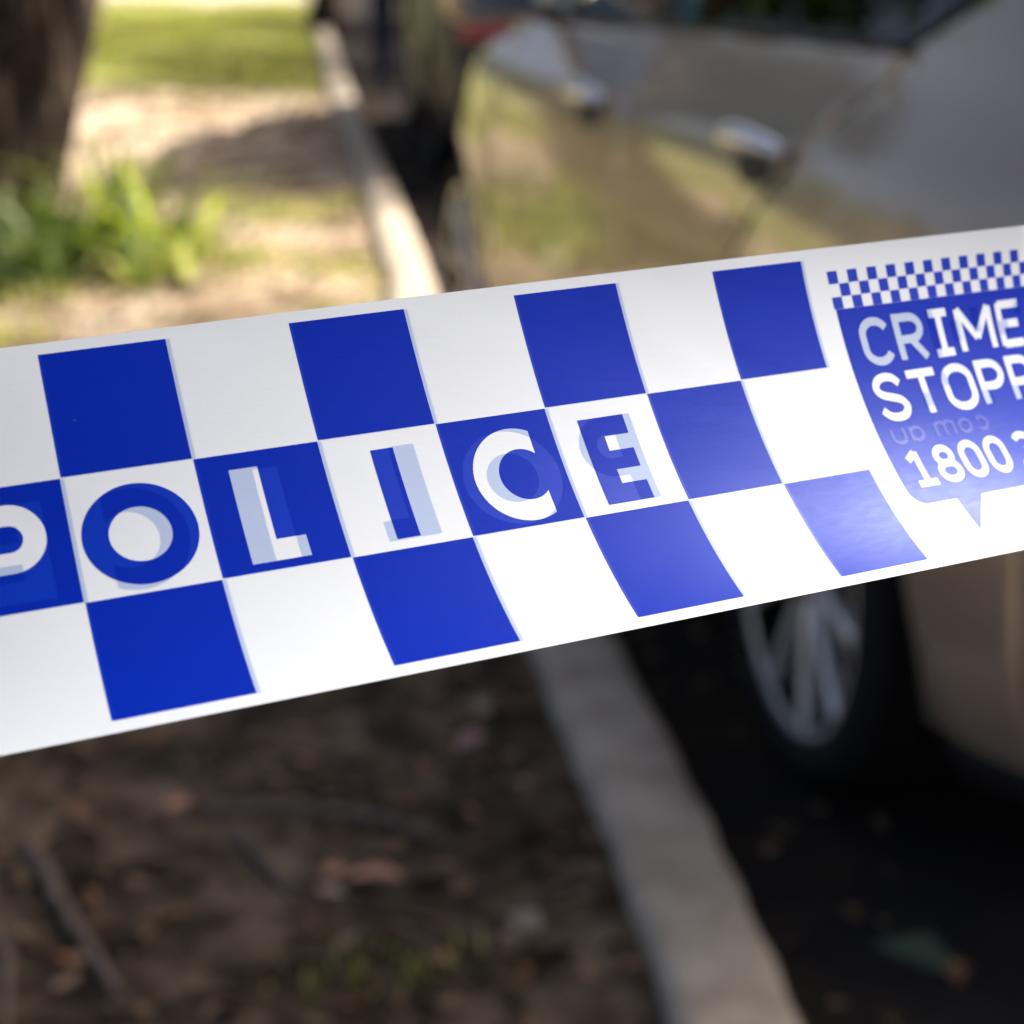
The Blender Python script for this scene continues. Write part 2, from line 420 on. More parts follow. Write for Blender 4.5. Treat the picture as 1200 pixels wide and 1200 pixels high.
# film: a front and a back skin 0.06 mm apart with its own cut edges
fu = np.concatenate([[-60.0, -40.0], np.arange(-14.5, 20.51, 1 / 14), [40.0, 60.0]]); fv = np.concatenate([[-0.09], np.arange(-1, 44) / 14, [3.10]])
FP = [(a, b_) for a in fu for b_ in fv]; nv = len(fv); nu = len(fu)
Sf, Nf = tape_map(FP, L0); Sb = Sf - Nf * 0.00006
FV = np.concatenate([Sf, Sb, Sf, Sb]) - np.array(tape.location); FN = np.concatenate([Nf, -Nf, Nf * 0 + [0, 0, 1], Nf * 0 + [0, 0, 1]]); k4 = nu * nv
FF = [(i * nv + j, i * nv + j + 1, (i + 1) * nv + j + 1, (i + 1) * nv + j) for i in range(nu - 1) for j in range(nv - 1)]
FB = [tuple(v + k4 for v in f[::-1]) for f in FF]
FR = [(2 * k4 + i * nv + j, 3 * k4 + i * nv + j, 3 * k4 + (i + 1) * nv + j, 2 * k4 + (i + 1) * nv + j) for i in range(nu - 1) for j in (0, nv - 1)]
film = mesh_obj('film', FV, FF + FB + FR, M_FILM, tape, True, FN)

def Opoly(cu, cv, ro, ri): return [arc(cu, cv, ro[0], ro[1], 0, 354, 59), arc(cu + ri[2] if len(ri) > 2 else cu, cv, ri[0], ri[1], 0, 354, 59)]
def Cpoly(cu, cv, r, ci, ri, cut, s=1):
    ao = math.degrees(math.acos((cut - cu) / r)); ai = math.degrees(math.acos((cut - ci) / ri))
    p = arc(cu, cv, r, r, ao, 360 - ao, 44) + arc(ci, cv, ri, ri, 360 - ai, ai, 36)
    return p
def mirror(poly, c): return [(2 * c - p[0], p[1]) for p in poly]
def Epoly(u0, u1, us, v0=1.148, v1=1.926):
    return [(u0, v0), (u1, v0), (u1, 1.318), (us, 1.318), (us, 1.452), (u1 - .004, 1.452), (u1 - .004, 1.622), (us, 1.622), (us, 1.752), (u1, 1.752), (u1, v1), (u0, v1)]
def Lpoly(u0, us, u1, v0=1.135, v1=1.925): return [(u0, v0), (us, v0), (us, 1.748), (u1, 1.748), (u1, v1), (u0, v1)]
def Ppoly(u0, us, c, v0=1.147, v1=1.926):
    # outer outline and the hole of the bowl
    bv = 1.417; ro = 0.27
    out = [(u0, v0)] + arc(c, bv, ro, ro, -90, 90, 24) + [(us, bv + ro), (us, v1), (u0, v1)]
    hole = [(us, bv - 0.105)] + arc(c, bv, 0.105, 0.105, -90, 90, 16) + [(us, bv + 0.105)]
    return [out, hole]
front = {-1: Ppoly(-0.80, -0.60, -0.443), 0: Opoly(0.497, 1.53, (0.430, 0.407), (0.234, 0.220)), 1: [Lpoly(1.250, 1.475, 1.706)],
         2: [rect(2.399, 1.143, 2.590, 1.914)], 3: [Cpoly(3.595, 1.54, 0.410, 3.63, 0.225, 3.780)], 4: [Epoly(4.258, 4.698, 4.460)]}
back = {-1: [mirror(Epoly(-0.61, -0.175, -0.41), -0.3925)], 0: [mirror(Cpoly(0.44, 1.565, 0.41, 0.475, 0.225, 0.625), 0.44)], 1: [rect(1.432, 1.155, 1.628, 1.925)],
        2: [mirror(Lpoly(2.330, 2.55, 2.768), 2.549)], 3: Opoly(3.515, 1.555, (0.428, 0.41), (0.225, 0.215)), 4: [mirror(p, 4.475) for p in Ppoly(4.185, 4.385, 4.487)]}
letters = 'POLICE'
far_cells = {}
for i in range(-15, 15):
    if 7 <= i <= 11: continue
    for r in range(3):
        blue = (i + r) % 2 == 0
        text = r == 1 and -1 <= i <= 4
        if blue:
            sq = tape_piece('printed_square', [rect(i + 0.004, r + 0.004, i + 0.996, r + 0.996)], L1, M_BLUE)
            far_cells[i, r] = sq
            gr = rect(i + 0.028, r + 0.006, i + 1.028, r + 1.0)
            if not (-4 <= i <= 6): continue
            if not text:
                tape_piece('reverse_print', [gr], L3, M_GHOST)
            else:
                bk = back[i]
                tape_piece('reverse_print', [gr, bk[0]], L3, M_GHOST)
                if len(bk) > 1: tape_piece('reverse_print', [bk[1]], L3, M_GHOST)
        if text:
            tape_piece('printed_letter', front[i], L2, M_WHITE if blue else M_BLUE, label='printed letter ' + letters[i + 1])
            if not blue:
                tape_piece('reverse_print', back[i], L3, M_GHOST)

# beyond the bend the tape runs straight on, so its checks repeat as copies
for side in (-1, 1):
    step = Vector(tape_point(30.0 * side + 2, 1.5) - tape_point(30.0 * side, 1.5))
    for i in ((-15, -14) if side < 0 else (13, 14)):
        for r in range(3):
            if (i, r) in far_cells:
                for k in range(1, 23):
                    c = far_cells[i, r].copy(); C.objects.link(c); c.location = far_cells[i, r].location + step * k * side

# crime stoppers panel: small checks over a speech bubble
K = 0.1205; PU0 = 7.27; PU1 = 11.78
panel = [(PU0 + 0.018, 0.127 + 3 * K - 0.006), (PU1, 0.127 + 3 * K - 0.006), (PU1, 2.27)] + arc(PU1 - 0.18, 2.27, 0.18, 0.17, 0, 90, 8) + \
        [(8.165, 2.44), (7.845, 2.81), (7.82, 2.44)] + arc(PU0 + 0.20, 2.27, 0.18, 0.17, 90, 180, 8)
bubble = tape_piece('speech_bubble', [panel], L1, M_BLUE, label='blue speech bubble panel with white crime stoppers lettering')
nck = int((PU1 - PU0) / K)
for c in range(nck):
    for r in range(3):
        if (c + r) % 2 == 0:
            tape_piece('printed_check', [rect(PU0 + c * K + .001, 0.127 + r * K + .001, PU0 + (c + 1) * K - .001, 0.127 + (r + 1) * K - (.008 if r == 2 else .001))], L1, M_BLUE)
tape_piece('reverse_print', [panel], L3, M_GHOST)

def stroke_letter(pts_list, u0, v0, w, h, t, hgt, material, name='printed_letter', label=None, mir=False, parent=tape):
    """monoline letter drawn with round-jointed strokes; unit box, v down"""
    bmv = []; bmf = []; k = 0
    for pts in pts_list:
        q = [((u0 + (1 - p[0] if mir else p[0]) * w), v0 + p[1] * h) for p in pts]
        closed = pts[0] == pts[-1] and len(pts) > 2
        m = len(q); lft = []; rgt = []
        for i in range(m):
            if closed:
                a = Vector(q[(i - 1) % (m - 1)]); b_ = Vector(q[(i + 1) % (m - 1)]); 
            else:
                a = Vector(q[max(i - 1, 0)]); b_ = Vector(q[min(i + 1, m - 1)])
            c = Vector(q[i])
            d = (b_ - a).normalized()
            nrm = Vector((-d.y, d.x)); sc = 1.0
            if (closed or 0 < i < m - 1):
                d1 = (c - a).normalized(); sc = 1 / max(0.6, abs(d1.dot(d)))
            lft.append(c + nrm * t / 2 * sc); rgt.append(c - nrm * t / 2 * sc)
        base_i = len(bmv)
        bmv += [(p.x, p.y, k) for p in lft] + [(p.x, p.y, k) for p in rgt]
        for i in range(m - 1):
            bmf.append((base_i + i, base_i + i + 1, base_i + m + i + 1, base_i + m + i))
        k += 1
    S, N = tape_map([(p[0], p[1]) for p in bmv], hgt)
    S = S + N * np.array([[p[2] * 0.000005] for p in bmv]) - np.array(tape.location)
    o = mesh_obj(name, S, bmf, material, parent, True, N)
    # make the faces look towards the viewer's side of the film
    me = o.data
    flip = [p.index for p in me.polygons if p.normal.dot(Vector(N[p.vertices[0]])) < 0]
    if flip:
        F2 = [tuple(p.vertices)[::-1] if p.index in set(flip) else tuple(p.vertices) for p in me.polygons]
        bpy.data.objects.remove(o)
        o = mesh_obj(name, S, F2, material, parent, True, N)
    if label: o['label'] = label
    return o
def A(cx, cy, rx, ry, a0, a1, n=14): return arc(cx, cy, rx, ry, a0, a1, n)
def smooth2(pts, n=4):
    out = []
    for i in range(len(pts) - 1):
        p0 = pts[max(i - 1, 0)]; p1 = pts[i]; p2 = pts[i + 1]; p3 = pts[min(i + 2, len(pts) - 1)]
        for k in range(n):
            t = k / n
            out.append(tuple(0.5 * (2 * p1[j] + (p2[j] - p0[j]) * t + (2 * p0[j] - 5 * p1[j] + 4 * p2[j] - p3[j]) * t * t + (3 * p1[j] - p0[j] - 3 * p2[j] + p3[j]) * t**3) for j in (0, 1)))
    return out + [pts[-1]]
def seg(a, b_, n=5): return [(a[0] + (b_[0] - a[0]) * i / n, a[1] + (b_[1] - a[1]) * i / n) for i in range(n + 1)]
GL = {
 'C': [A(.5, .34, .45, .30, -25, -180) + A(.5, .66, .45, .30, 180, 25)],
 'R': [seg((.08, 1), (.08, -.06)), seg((.08, .04), (.50, .04), 3) + A(.55, .29, .36, .25, -90, 90) + seg((.50, .54), (.08, .54), 3), seg((.5, .54), (.93, 1))],
 'I': [seg((.5, .04), (.5, .96)), seg((.1, .04), (.9, .04)), seg((.1, .96), (.9, .96))],
 'M': [seg((.06, 1), (.06, .02)) , seg((.06, .02), (.5, .72)), seg((.5, .72), (.94, .02)), seg((.94, .02), (.94, 1))],
 'E': [seg((.1, 0), (.1, 1)), seg((.1, .04), (.92, .04)), seg((.1, .49), (.82, .49)), seg((.1, .96), (.92, .96))],
 'S': [smooth2([(.90, .20), (.72, .06), (.48, .02), (.22, .08), (.09, .26), (.22, .42), (.50, .50), (.78, .58), (.92, .75), (.78, .93), (.50, .98), (.24, .93), (.06, .78)])],
 'T': [seg((.5, .04), (.5, 1)), seg((.0, .04), (1, .04))],
 'O': [A(.5, .34, .44, .31, -180, 0) + A(.5, .66, .44, .31, 0, 180) + [(.06, .34)]],
 'P': [seg((.1, 1), (.1, -.06)), seg((.1, .04), (.47, .04), 3) + A(.52, .31, .40, .27, -90, 90) + seg((.47, .58), (.1, .58), 3)],
 '1': [seg((.08, .24), (.5, .04)), seg((.5, .02), (.5, .96)), seg((.05, .96), (.95, .96))],
 '8': [A(.5, .27, .34, .23, -90, 270, 28), A(.5, .73, .42, .25, -90, 270, 28)],
 '0': [A(.5, .34, .40, .31, -180, 0) + A(.5, .66, .40, .31, 0, 180) + [(.10, .34)]],
 '3': [A(.45, .27, .40, .23, -150, 90, 14), A(.45, .73, .45, .25, -90, 155, 14)],
 'u': [seg((.1, .3), (.1, .75), 3) + A(.5, .75, .4, .22, 180, 0, 10) + seg((.9, .7), (.9, .3), 3)],
 'a': [A(.5, .65, .4, .3, 0, 360, 18), seg((.9, .32), (.9, .97))],
 'm': [seg((.05, .3), (.05, .97)), A(.28, .5, .22, .18, -180, 0, 8) + seg((.5, .6), (.5, .97), 3), A(.73, .5, .22, .18, -180, 0, 8) + seg((.95, .6), (.95, .97), 3)],
 'o': [A(.5, .65, .4, .3, 0, 360, 18)],
 'c': [A(.5, .65, .4, .3, -45, -315, 16)],
 '.': [seg((.4, .92), (.6, .92), 1)],
}
# closed loops must repeat their first point exactly
for k_ in ('O', '0'): GL[k_][0][-1] = GL[k_][0][0]
for k_ in ('8', 'a', 'o'):
    for s_ in GL[k_]:
        if len(s_) > 10: s_[-1] = s_[0]
u = 7.51
for ch, w in zip('CRIME', (0.345, 0.36, 0.30, 0.50, 0.36)):
    stroke_letter(GL[ch], u, 0.615, w, 0.415, 0.079, L3 + 0.000014, M_PALE if ch in 'CR' else M_WHITE, label='printed letter ' + ch)
    u += w + 0.085
u = 7.455
for ch, w in zip('STOPPERS', (0.37, 0.37, 0.40, 0.37, 0.37, 0.37, 0.37, 0.37)):
    stroke_letter(GL[ch], u, 1.155, w, 0.410, 0.079, L3 + 0.000014, M_WHITE, label='printed letter ' + ch)
    u += w + 0.085
u = 7.475
for ch in '1800 333 000':
    if ch == ' ': u += 0.09; continue
    w = 0.27 if ch == '1' else 0.285
    stroke_letter(GL[ch], u, 1.905, w, 0.345, 0.068, L3 + 0.000014, M_WHITE, label='printed digit ' + ch)
    u += w + 0.07
# pale slices on I, M, E and some strokes where the reverse print shows through
for (a, b_, c, d) in ((8.385, 0.60, 8.475, 1.04), (8.68, 0.72, 8.80, 0.92), (8.99, 0.62, 9.10, 0.86), (9.36, 0.78, 9.50, 0.92), (9.63, .62, 9.72, .74), (8.03, 1.36, 8.13, 1.50), (8.36, 1.20, 8.43, 1.33), (8.86, 1.42, 8.97, 1.57), (9.31, 1.42, 9.42, 1.57)):
    tape_piece('reverse_print', [rect(a, b_, c, d)], L3 + 0.00005, M_GHOST)
M_FAINT = tape_mat('tape_faint_print', (0.002, 0.019, 0.215), 0.40)
u = 7.44
for ch, w in zip('ua.moc.', (0.19, 0.19, 0.06, 0.27, 0.19, 0.19, 0.06)):
    stroke_letter(GL[ch], u, 1.60, w, 0.215, 0.035, L3 + 0.000014, M_FAINT, name='reverse_letter', mir=True)
    u += w + 0.045
tag(tape, 'blue and white checked POLICE barrier tape stretched across the scene with crime stoppers panel', 'barrier tape')

# ------------------------------------------------------------------ cars
WB = 2.70; WZ = 0.315; W = 0.885
PZ = [0.10, 0.20, 0.27, 0.40, 0.55, 0.70, 0.82, 0.90, 0.95, 1.00, 1.06, 1.13, 1.30, 1.46, 1.56]
PW = [0.90, 0.945, 0.968, 0.990, 1.00, 1.00, 0.992, 0.980, 0.962, 0.928, 0.894, 0.868, 0.80, 0.725, 0.66]
SRZ = [0.1, 0.25, 0.45, 0.66, 0.9, 1.10, 1.30, 1.50, 1.58]; SRS = [-0.80, -0.86, -0.90, -0.88, -0.84, -0.80, -0.66, -0.45, -0.38]
SFZ = [0.1, 0.22, 0.45, 0.62, 0.78, 0.92, 1.05, 1.3, 1.58]; SFS = [3.36, 3.42, 3.47, 3.44, 3.38, 3.28, 3.20, 3.1, 3.0]
def half_width(s, z):
    zr = z - 0.022 * max(0.0, min(1.0, (1.6 - s) / 1.6))
    w = W * interp(zr, PZ, PW)
    sr = interp(z, SRZ, SRS); sf = interp(z, SFZ, SFS)
    if s < 0.15:
        t = min(1.0, (0.15 - s) / (0.15 - sr)); w *= max(0.0, 1 - t**4.2) ** 0.42
    if s > 2.1:
        t = min(1.0, (s - 2.1) / (sf - 2.1)); w *= max(0.0, 1 - t**3.6) ** 0.48
    # slight wheel-arch flare
    for c in (0.0, WB):
        d = math.hypot(s - c, z - WZ)
        if d < 0.62: w += 0.014 * max(0, 1 - abs(d - 0.42) / 0.2) * (1 if w > 0.6 else 0)
    return w
def car_grid():
    us = [-0.9 + 0.012 * i for i in range(22)] + [-0.63 + 0.05 * i for i in range(70)] + [3.0 + 0.018 * i for i in range(28)]
    vs_ = [0.1 + 0.035 * i for i in range(44)]
    return us, vs_
CG = car_grid()
def side_panel(name, loops, material, car, sides=(1, -1), inset=0.0, thick=0.012, label=None):
    P, Fc = clip2d(loops, *CG)
    e = 0.004; out = []
    for sd in sides:
        S = []; N = []
        for s, z in P:
            w = half_width(s, z)
            ds = (half_width(s + e, z) - half_width(s - e, z)) / (2 * e); dz = (half_width(s, z + e) - half_width(s, z - e)) / (2 * e)
            nrm = Vector((-ds, 1.0, -dz)).normalized()
            p = Vector((s, w, z)) - nrm * inset
            if p.y < 0: p.y = 0.0
            S.append((p.x, p.y * sd, p.z)); N.append((nrm.x, nrm.y * sd, nrm.z))
        FF = Fc if sd < 0 else [f[::-1] for f in Fc]
        o = mesh_obj(name, S, FF, material, car, True, N)
        if thick:
            md = o.modifiers.new('thickness', 'SOLIDIFY'); md.thickness = thick; md.offset = -1
        if label: o['label'] = label
        out.append(o)
    return out
def wrap_panel(name, z0, z1, s_in, material, car, rear=True, s_out=None, nz=10, ns=22, inset=0.0, thick=0.012, sides=None):
    if s_out is not None and sides is None:
        return [wrap_panel(name, z0, z1, s_in, material, car, rear, s_out, nz, ns, inset, thick, (sd,)) for sd in (1, -1)]
    """panel that curves round the end of the car: from station s_in(z) to the middle (or to s_out(z)), both sides in one mesh"""
    def st(s, z):
        if rear: return (0.15 - s) / (0.15 - interp(z, SRZ, SRS))
        return (s - 2.1) / (interp(z, SFZ, SFS) - 2.1)
    def pos(t, z):
        s = 0.15 - t * (0.15 - interp(z, SRZ, SRS)) if rear else 2.1 + t * (interp(z, SFZ, SFS) - 2.1)
        return s, half_width(s, z)
    V = []; Fc = []
    halves = sides or (1,)
    for sd in halves:
        base_ = len(V); rows = []
        for i in range(nz + 1):
            z = z0 + (z1 - z0) * i / nz
            ta = st(s_in(z), z); tb = 1.0 if s_out is None else st(s_out(z), z)
            row = []
            for j in range(ns + 1):
                f = j / ns
                t = 1 - ((1 - ta) ** 0.4 * (1 - f) + (1 - tb) ** 0.4 * f) ** 2.5
                x, w = pos(t, z); row.append((x + (inset if rear else -inset), w * sd, z))
            if s_out is None: row = row + [(p[0], -p[1], p[2]) for p in row[:-1][::-1]]
            rows.append(row)
        m_ = len(rows[0])
        for row in rows: V += row
        for i in range(nz):
            for j in range(m_ - 1): Fc.append((base_ + i * m_ + j, base_ + i * m_ + j + 1, base_ + (i + 1) * m_ + j + 1, base_ + (i + 1) * m_ + j))
    o = mesh_obj(name, V, Fc, material, car, True)
    bm = bmesh.new(); bm.from_mesh(o.data)
    for f in bm.faces:
        c = f.calc_center_median(); out = Vector((-1 if rear else 1, c.y * 1.2, 0.1))
        if f.normal.dot(out) < 0: f.normal_flip()
    bm.to_mesh(o.data); bm.free()
    md = o.modifiers.new('thickness', 'SOLIDIFY'); md.thickness = thick; md.offset = -1
    return o
def car_spline(pts, n=8):
    """catmull-rom through 2D points"""
    out = []
    for i in range(len(pts) - 1):
        p0 = pts[max(i - 1, 0)]; p1 = pts[i]; p2 = pts[i + 1]; p3 = pts[min(i + 2, len(pts) - 1)]
        for k in range(n):
            t = k / n
            out.append(tuple(0.5 * ((2 * p1[j]) + (-p0[j] + p2[j]) * t + (2 * p0[j] - 5 * p1[j] + 4 * p2[j] - p3[j]) * t * t + (-p0[j] + 3 * p1[j] - 3 * p2[j] + p3[j]) * t**3) for j in (0, 1)))
    return out + [pts[-1]]
def belt(s): return interp(s, [-0.3, 0.0, 0.8, 1.6, 2.3], [1.125, 1.118, 1.098, 1.072, 1.045])
def top_loft(name, srange, zedge, crown, material, car, n=26, kcount=14, thick=0.012, sagz=None, label=None):
    """surface across the car between the two body edges"""
    V = []; Fc = []
    ss = [srange[0] + (srange[1] - srange[0]) * i / n for i in range(n + 1)]
    for s in ss:
        z = zedge(s); w = half_width(s, z)
        for k in range(-kcount, kcount + 1):
            t = k / kcount
            V.append((s, w * t, z + crown(s) * (1 - abs(t)**2.2)))
    m = 2 * kcount + 1
    for i in range(n):
        for k in range(m - 1): Fc.append((i * m + k, i * m + k + 1, (i + 1) * m + k + 1, (i + 1) * m + k)[::-1])
    o = mesh_obj(name, V, [f[::-1] for f in Fc][:] if ss[0] > ss[-1] else Fc, material, car, True)
    # face up
    if sum(p.normal.z for p in o.data.polygons) < 0:
        o.data.flip_normals()
    md = o.modifiers.new('thickness', 'SOLIDIFY'); md.thickness = thick; md.offset = -1
    return o

def make_wheel(car, s, side, spokes=10, rim=M_ALLOY):
    """tyre, rim, spokes, hub; built with axis along y, outer face towards side"""
    RT = 0.335; RR = 0.258; yo = (W - 0.012) * side
    root = empty('wheel'); root.parent = car; root.location = (s, yo, WZ + 0.021)
    def put(name, V, Fc, m_, par=root, sm=True, bev=None):
        V = [(v[0], v[1] * side, v[2]) for v in V]
        Fc2 = [f[::-1] for f in Fc] if side < 0 else Fc
        o = mesh_obj(name, V, Fc2, m_, par, sm); return o
    prof = [(0.252, -0.02), (0.266, -0.005), (0.295, 0.006), (0.314, 0.003), (0.328, -0.010), (RT, -0.028), (RT, -0.055), (RT - 0.004, -0.058), (RT - 0.004, -0.064), (RT, -0.067), (RT, -0.115), (RT - .004, -0.118), (RT - .004, -0.124), (RT, -0.127), (RT, -0.165), (0.325, -0.188), (0.29, -0.203), (0.255, -0.195)]
    V, Fc = lathe(prof, 64); put('tyre', V, Fc, M_RUBBER)
    prof = [(0.225, -0.19), (0.232, -0.09), (0.238, -0.022), (0.246, -0.012), (0.258, -0.004), (0.263, -0.010), (0.260, -0.03), (0.252, -0.06), (0.252, -0.19)]
    V, Fc = lathe(prof[3:7], 64); rimo = put('rim', V, Fc, rim)
    V, Fc = lathe(prof[:4], 64); put('rim_barrel', V, Fc, M_LINER, rimo)
    # disc behind the spokes
    V, Fc = lathe([(0.001, -0.115), (0.165, -0.115), (0.165, -0.135), (0.001, -0.135)], 40); put('brake_disc', V, Fc, M_BRAKE)
    V, Fc = lathe([(0.001, -0.19), (0.212, -0.19), (0.212, -0.187), (0.001, -0.187)], 32); put('brake_backing', V, Fc, M_LINER)
    # spokes: tapered bars, dished
    for k in range(spokes):
        a = 2 * math.pi * (k + 0.25) / spokes
        ca, sa = math.cos(a), math.sin(a)
        Vs = []
        for r, hw, yy_ in ((0.045, 0.0125, -0.024), (0.10, 0.0120, -0.016), (0.175, 0.0130, -0.011), (0.250, 0.019, -0.008)):
            for (dw, dy) in ((-hw, -0.007), (-hw * 0.55, 0.0), (hw * 0.55, 0.0), (hw, -0.007), (hw * 0.8, -0.03), (-hw * 0.8, -0.03)):
                Vs.append((r * ca - dw * sa, yy_ + dy, r * sa + dw * ca))
        Fs = []
        for i in range(3):
            for j in range(6): Fs.append((i * 6 + j, i * 6 + (j + 1) % 6, (i + 1) * 6 + (j + 1) % 6, (i + 1) * 6 + j))
        o = put('spoke', Vs, [f[::-1] for f in Fs], rim, rimo, False)
    V, Fc = lathe([(0.0005, -0.012), (0.026, -0.012), (0.032, -0.016), (0.050, -0.024), (0.058, -0.034), (0.058, -0.06)], 32); put('hub_cap', V, Fc, rim, rimo)
    for k in range(5):
        a = 2 * math.pi * k / 5
        V, Fc = lathe([(0.0005, -0.017), (0.007, -0.017), (0.009, -0.021), (0.009, -0.03)], 8)
        put('wheel_nut', [(v[0] + 0.042 * math.cos(a), v[1], v[2] + 0.042 * math.sin(a)) for v in V], Fc, M_DISC, rimo)
    return root

def make_car(paint_m, loc, yaw, dark_handles=False, rim=M_ALLOY):
    car = empty('parked_car', loc, yaw)
    # car local axes: x forward (s), y to the left (outward to the kerb), z up.
    ra = 0.435; fa = 0.385
    def arch(c, r, a0, a1, n=28): return arc(c, WZ + 0.015, r, r, a0, a1, n)
    zb = 0.215
    def ang(r): return math.degrees(math.asin((zb - WZ - 0.015) / r))
    # ---- doors
    fd = [(1.047, 0.275), (2.175, 0.275)] + car_spline([(2.21, 0.40), (2.225, 0.70), (2.20, 0.92), (2.16, 1.046)], 5) + [(s, belt(s)) for s in (1.9, 1.6, 1.3, 1.047)]
    d1 = side_panel('front_door', [fd], paint_m, car)
    edge = car_spline([(0.475, 0.275), (0.462, 0.40), (0.405, 0.60), (0.27, 0.80), (0.09, 0.965), (-0.10, 1.085), (-0.135, 1.122)], 6)
    rd = [(1.035, belt(1.035)), (0.8, belt(.8)), (0.4, belt(.4)), (0.0, belt(0))] + edge[::-1] + [(1.035, 0.275)]
    d2 = side_panel('rear_door', [rd], paint_m, car)
    # ---- sill
    side_panel('sill', [[(0.43, 0.165), (2.31, 0.165), (2.29, 0.268), (0.47, 0.268)]], paint_m, car, inset=0.004)
    # ---- front fender
    f = arch(WB, fa, 180 - ang(fa), 12)[::1]
    ftop = car_spline([(2.17, 1.046), (2.45, 0.985), (2.8, 0.92), (3.10, 0.85)], 6)
    fen = [(2.20, zb)] + [p for p in arc(WB, WZ + .015, fa, fa, 180 + math.degrees(math.asin(.115 / fa)), 20, 30)] + [(3.10, 0.60), (3.10, 0.85)] + ftop[::-1][1:] + car_spline([(2.16, 1.046), (2.212, 0.92), (2.237, 0.70), (2.222, 0.40), (2.20, zb)], 5)[1:-1]
    side_panel('front_fender', [fen], paint_m, car)
    # ---- front bumper (wraps to the middle), lamps, grille
    x_end = lambda z: interp(z, SFZ, SFS)
    fb = [p for p in arc(WB, WZ + .015, fa, fa, 18, -math.degrees(math.asin(.13 / fa)), 16)] + [(3.14, .20), (3.14, .595), (3.10, .595)]
    side_panel('front_bumper', [fb], paint_m, car)
    wrap_panel('front_bumper', 0.20, 0.595, lambda z: 3.14, paint_m, car, rear=False, nz=14)
    wrap_panel('head_lamp', 0.605, 0.79, lambda z: 3.105, M_LAMPCLEAR, car, rear=False, s_out=lambda z: x_end(z) - .05)
    wrap_panel('grille', 0.605, 0.78, lambda z: x_end(z) - .046, M_TRIM, car, rear=False, inset=0.01)
    # ---- rear quarter with C pillar
    tz0, tz1 = 0.70, 0.96
    rx = lambda z: interp(z, SRZ, SRS)
    tl_in = -0.60
    q = [(tl_in, 0.655), (tl_in, 1.02)] + [(-0.60, 1.10), (-0.555, 1.25), (-0.40, 1.44), (-0.33, 1.50), (0.10, 1.512), (0.06, 1.47)] + car_spline([(0.06, 1.47), (-0.16, 1.35), (-0.295, 1.235), (-0.29, 1.195), (-0.15, 1.128)], 5)[1:]
    q += [p for p in car_spline([(-0.147, 1.122), (-0.112, 1.083), (0.080, 0.960), (0.258, 0.793), (0.392, 0.595), (0.412, 0.50)], 6)]
    q += [p for p in arc(0, WZ + .015, ra, ra, 22, 127, 30)]
    side_panel('rear_quarter', [q], paint_m, car)
    # tail lamp, tailgate lower, rear window, bumper
    def wrap(z0, z1, s1, n=8):
        return [(s1, z0), (s1, z1)] + [(rx(z1 + (z0 - z1) * i / n), z1 + (z0 - z1) * i / n) for i in range(n + 1)]
    wrap_panel('tail_lamp', 0.70, 1.0, lambda z: tl_in - .006, M_LAMPRED, car, s_out=lambda z: rx(z) + .028)
    wrap_panel('tailgate', 0.66, 0.694, lambda z: tl_in - .006, paint_m, car, nz=3)
    wrap_panel('tailgate', 0.70, 1.0, lambda z: rx(z) + .024, paint_m, car)
    wrap_panel('tailgate', 1.006, 1.10, lambda z: tl_in - .004, paint_m, car, nz=5)
    wrap_panel('rear_window', 1.106, 1.452, lambda z: interp(z, [1.10, 1.25, 1.44, 1.46], [-.606, -.561, -.406, -.391]), M_GLASS, car, thick=0.004)
    wrap_panel('tailgate', 1.458, 1.505, lambda z: interp(z, [1.458, 1.505], [-.392, -.34]), paint_m, car, nz=4)
    rb = [p for p in arc(0, WZ + .015, ra, ra, 128, 180 + math.degrees(math.asin(.075 / ra)), 24)] + [(-0.52, 0.235), (-0.60, 0.226), (-0.60, 0.65)]
    side_panel('rear_bumper', [rb], paint_m, car)
    wrap_panel('rear_bumper', 0.226, 0.65, lambda z: -0.60, paint_m, car, nz=14)
    side_panel('bumper_skirt', [[(-0.44, 0.16), (-0.60, .16), (-0.60, .217), (-.52, .227), (-.445, .24)]], M_TRIM, car, inset=0.008)
    wrap_panel('bumper_skirt', 0.16, 0.217, lambda z: -0.60, M_TRIM, car, nz=3, inset=0.01)
    # ---- greenhouse
    fw = [(1.085, belt(1.085) + .018), (1.6, belt(1.6) + .018), (2.05, belt(2.05) + .018), (2.10, belt(2.1) + .022), (1.72, 1.33), (1.50, 1.455), (1.085, 1.475)]
    rw2 = [(1.00, belt(1.0) + .018), (1.00, 1.475), (0.45, 1.478), (0.09, 1.462)] + car_spline([(0.07, 1.455), (-0.14, 1.345), (-0.268, 1.235), (-0.262, 1.205), (-0.14, 1.142)], 5) + [(0.2, belt(.2) + .018), (.6, belt(.6) + .018)]
    side_panel('side_window', [fw], M_GLASS, car, thick=0.004, inset=0.004)
    side_panel('side_window', [rw2], M_GLASS, car, thick=0.004, inset=0.004)
    side_panel('door_pillar', [[(1.005, belt(1.0) + .018), (1.08, belt(1.08) + .018), (1.08, 1.475), (1.005, 1.475)]], M_TRIM, car)
    # belt seal
    sl = [(s, belt(s) + .003) for s in np.linspace(-0.13, 2.12, 16)] + [(s, belt(s) + .016) for s in np.linspace(2.12, -0.13, 16)]
    side_panel('window_seal', [sl], M_TRIM, car, inset=-0.004, thick=0.014)
    cant = [(0.10, 1.512), (0.06, 1.475), (0.09, 1.466), (0.45, 1.482), (1.0, 1.479), (1.50, 1.459), (1.725, 1.334), (2.107, belt(2.1) + .02), (2.17, 1.05), (2.33, 1.03), (1.86, 1.32), (1.62, 1.46), (1.5, 1.505), (1.0, 1.515)]
    side_panel('roof_rail', [cant], paint_m, car)
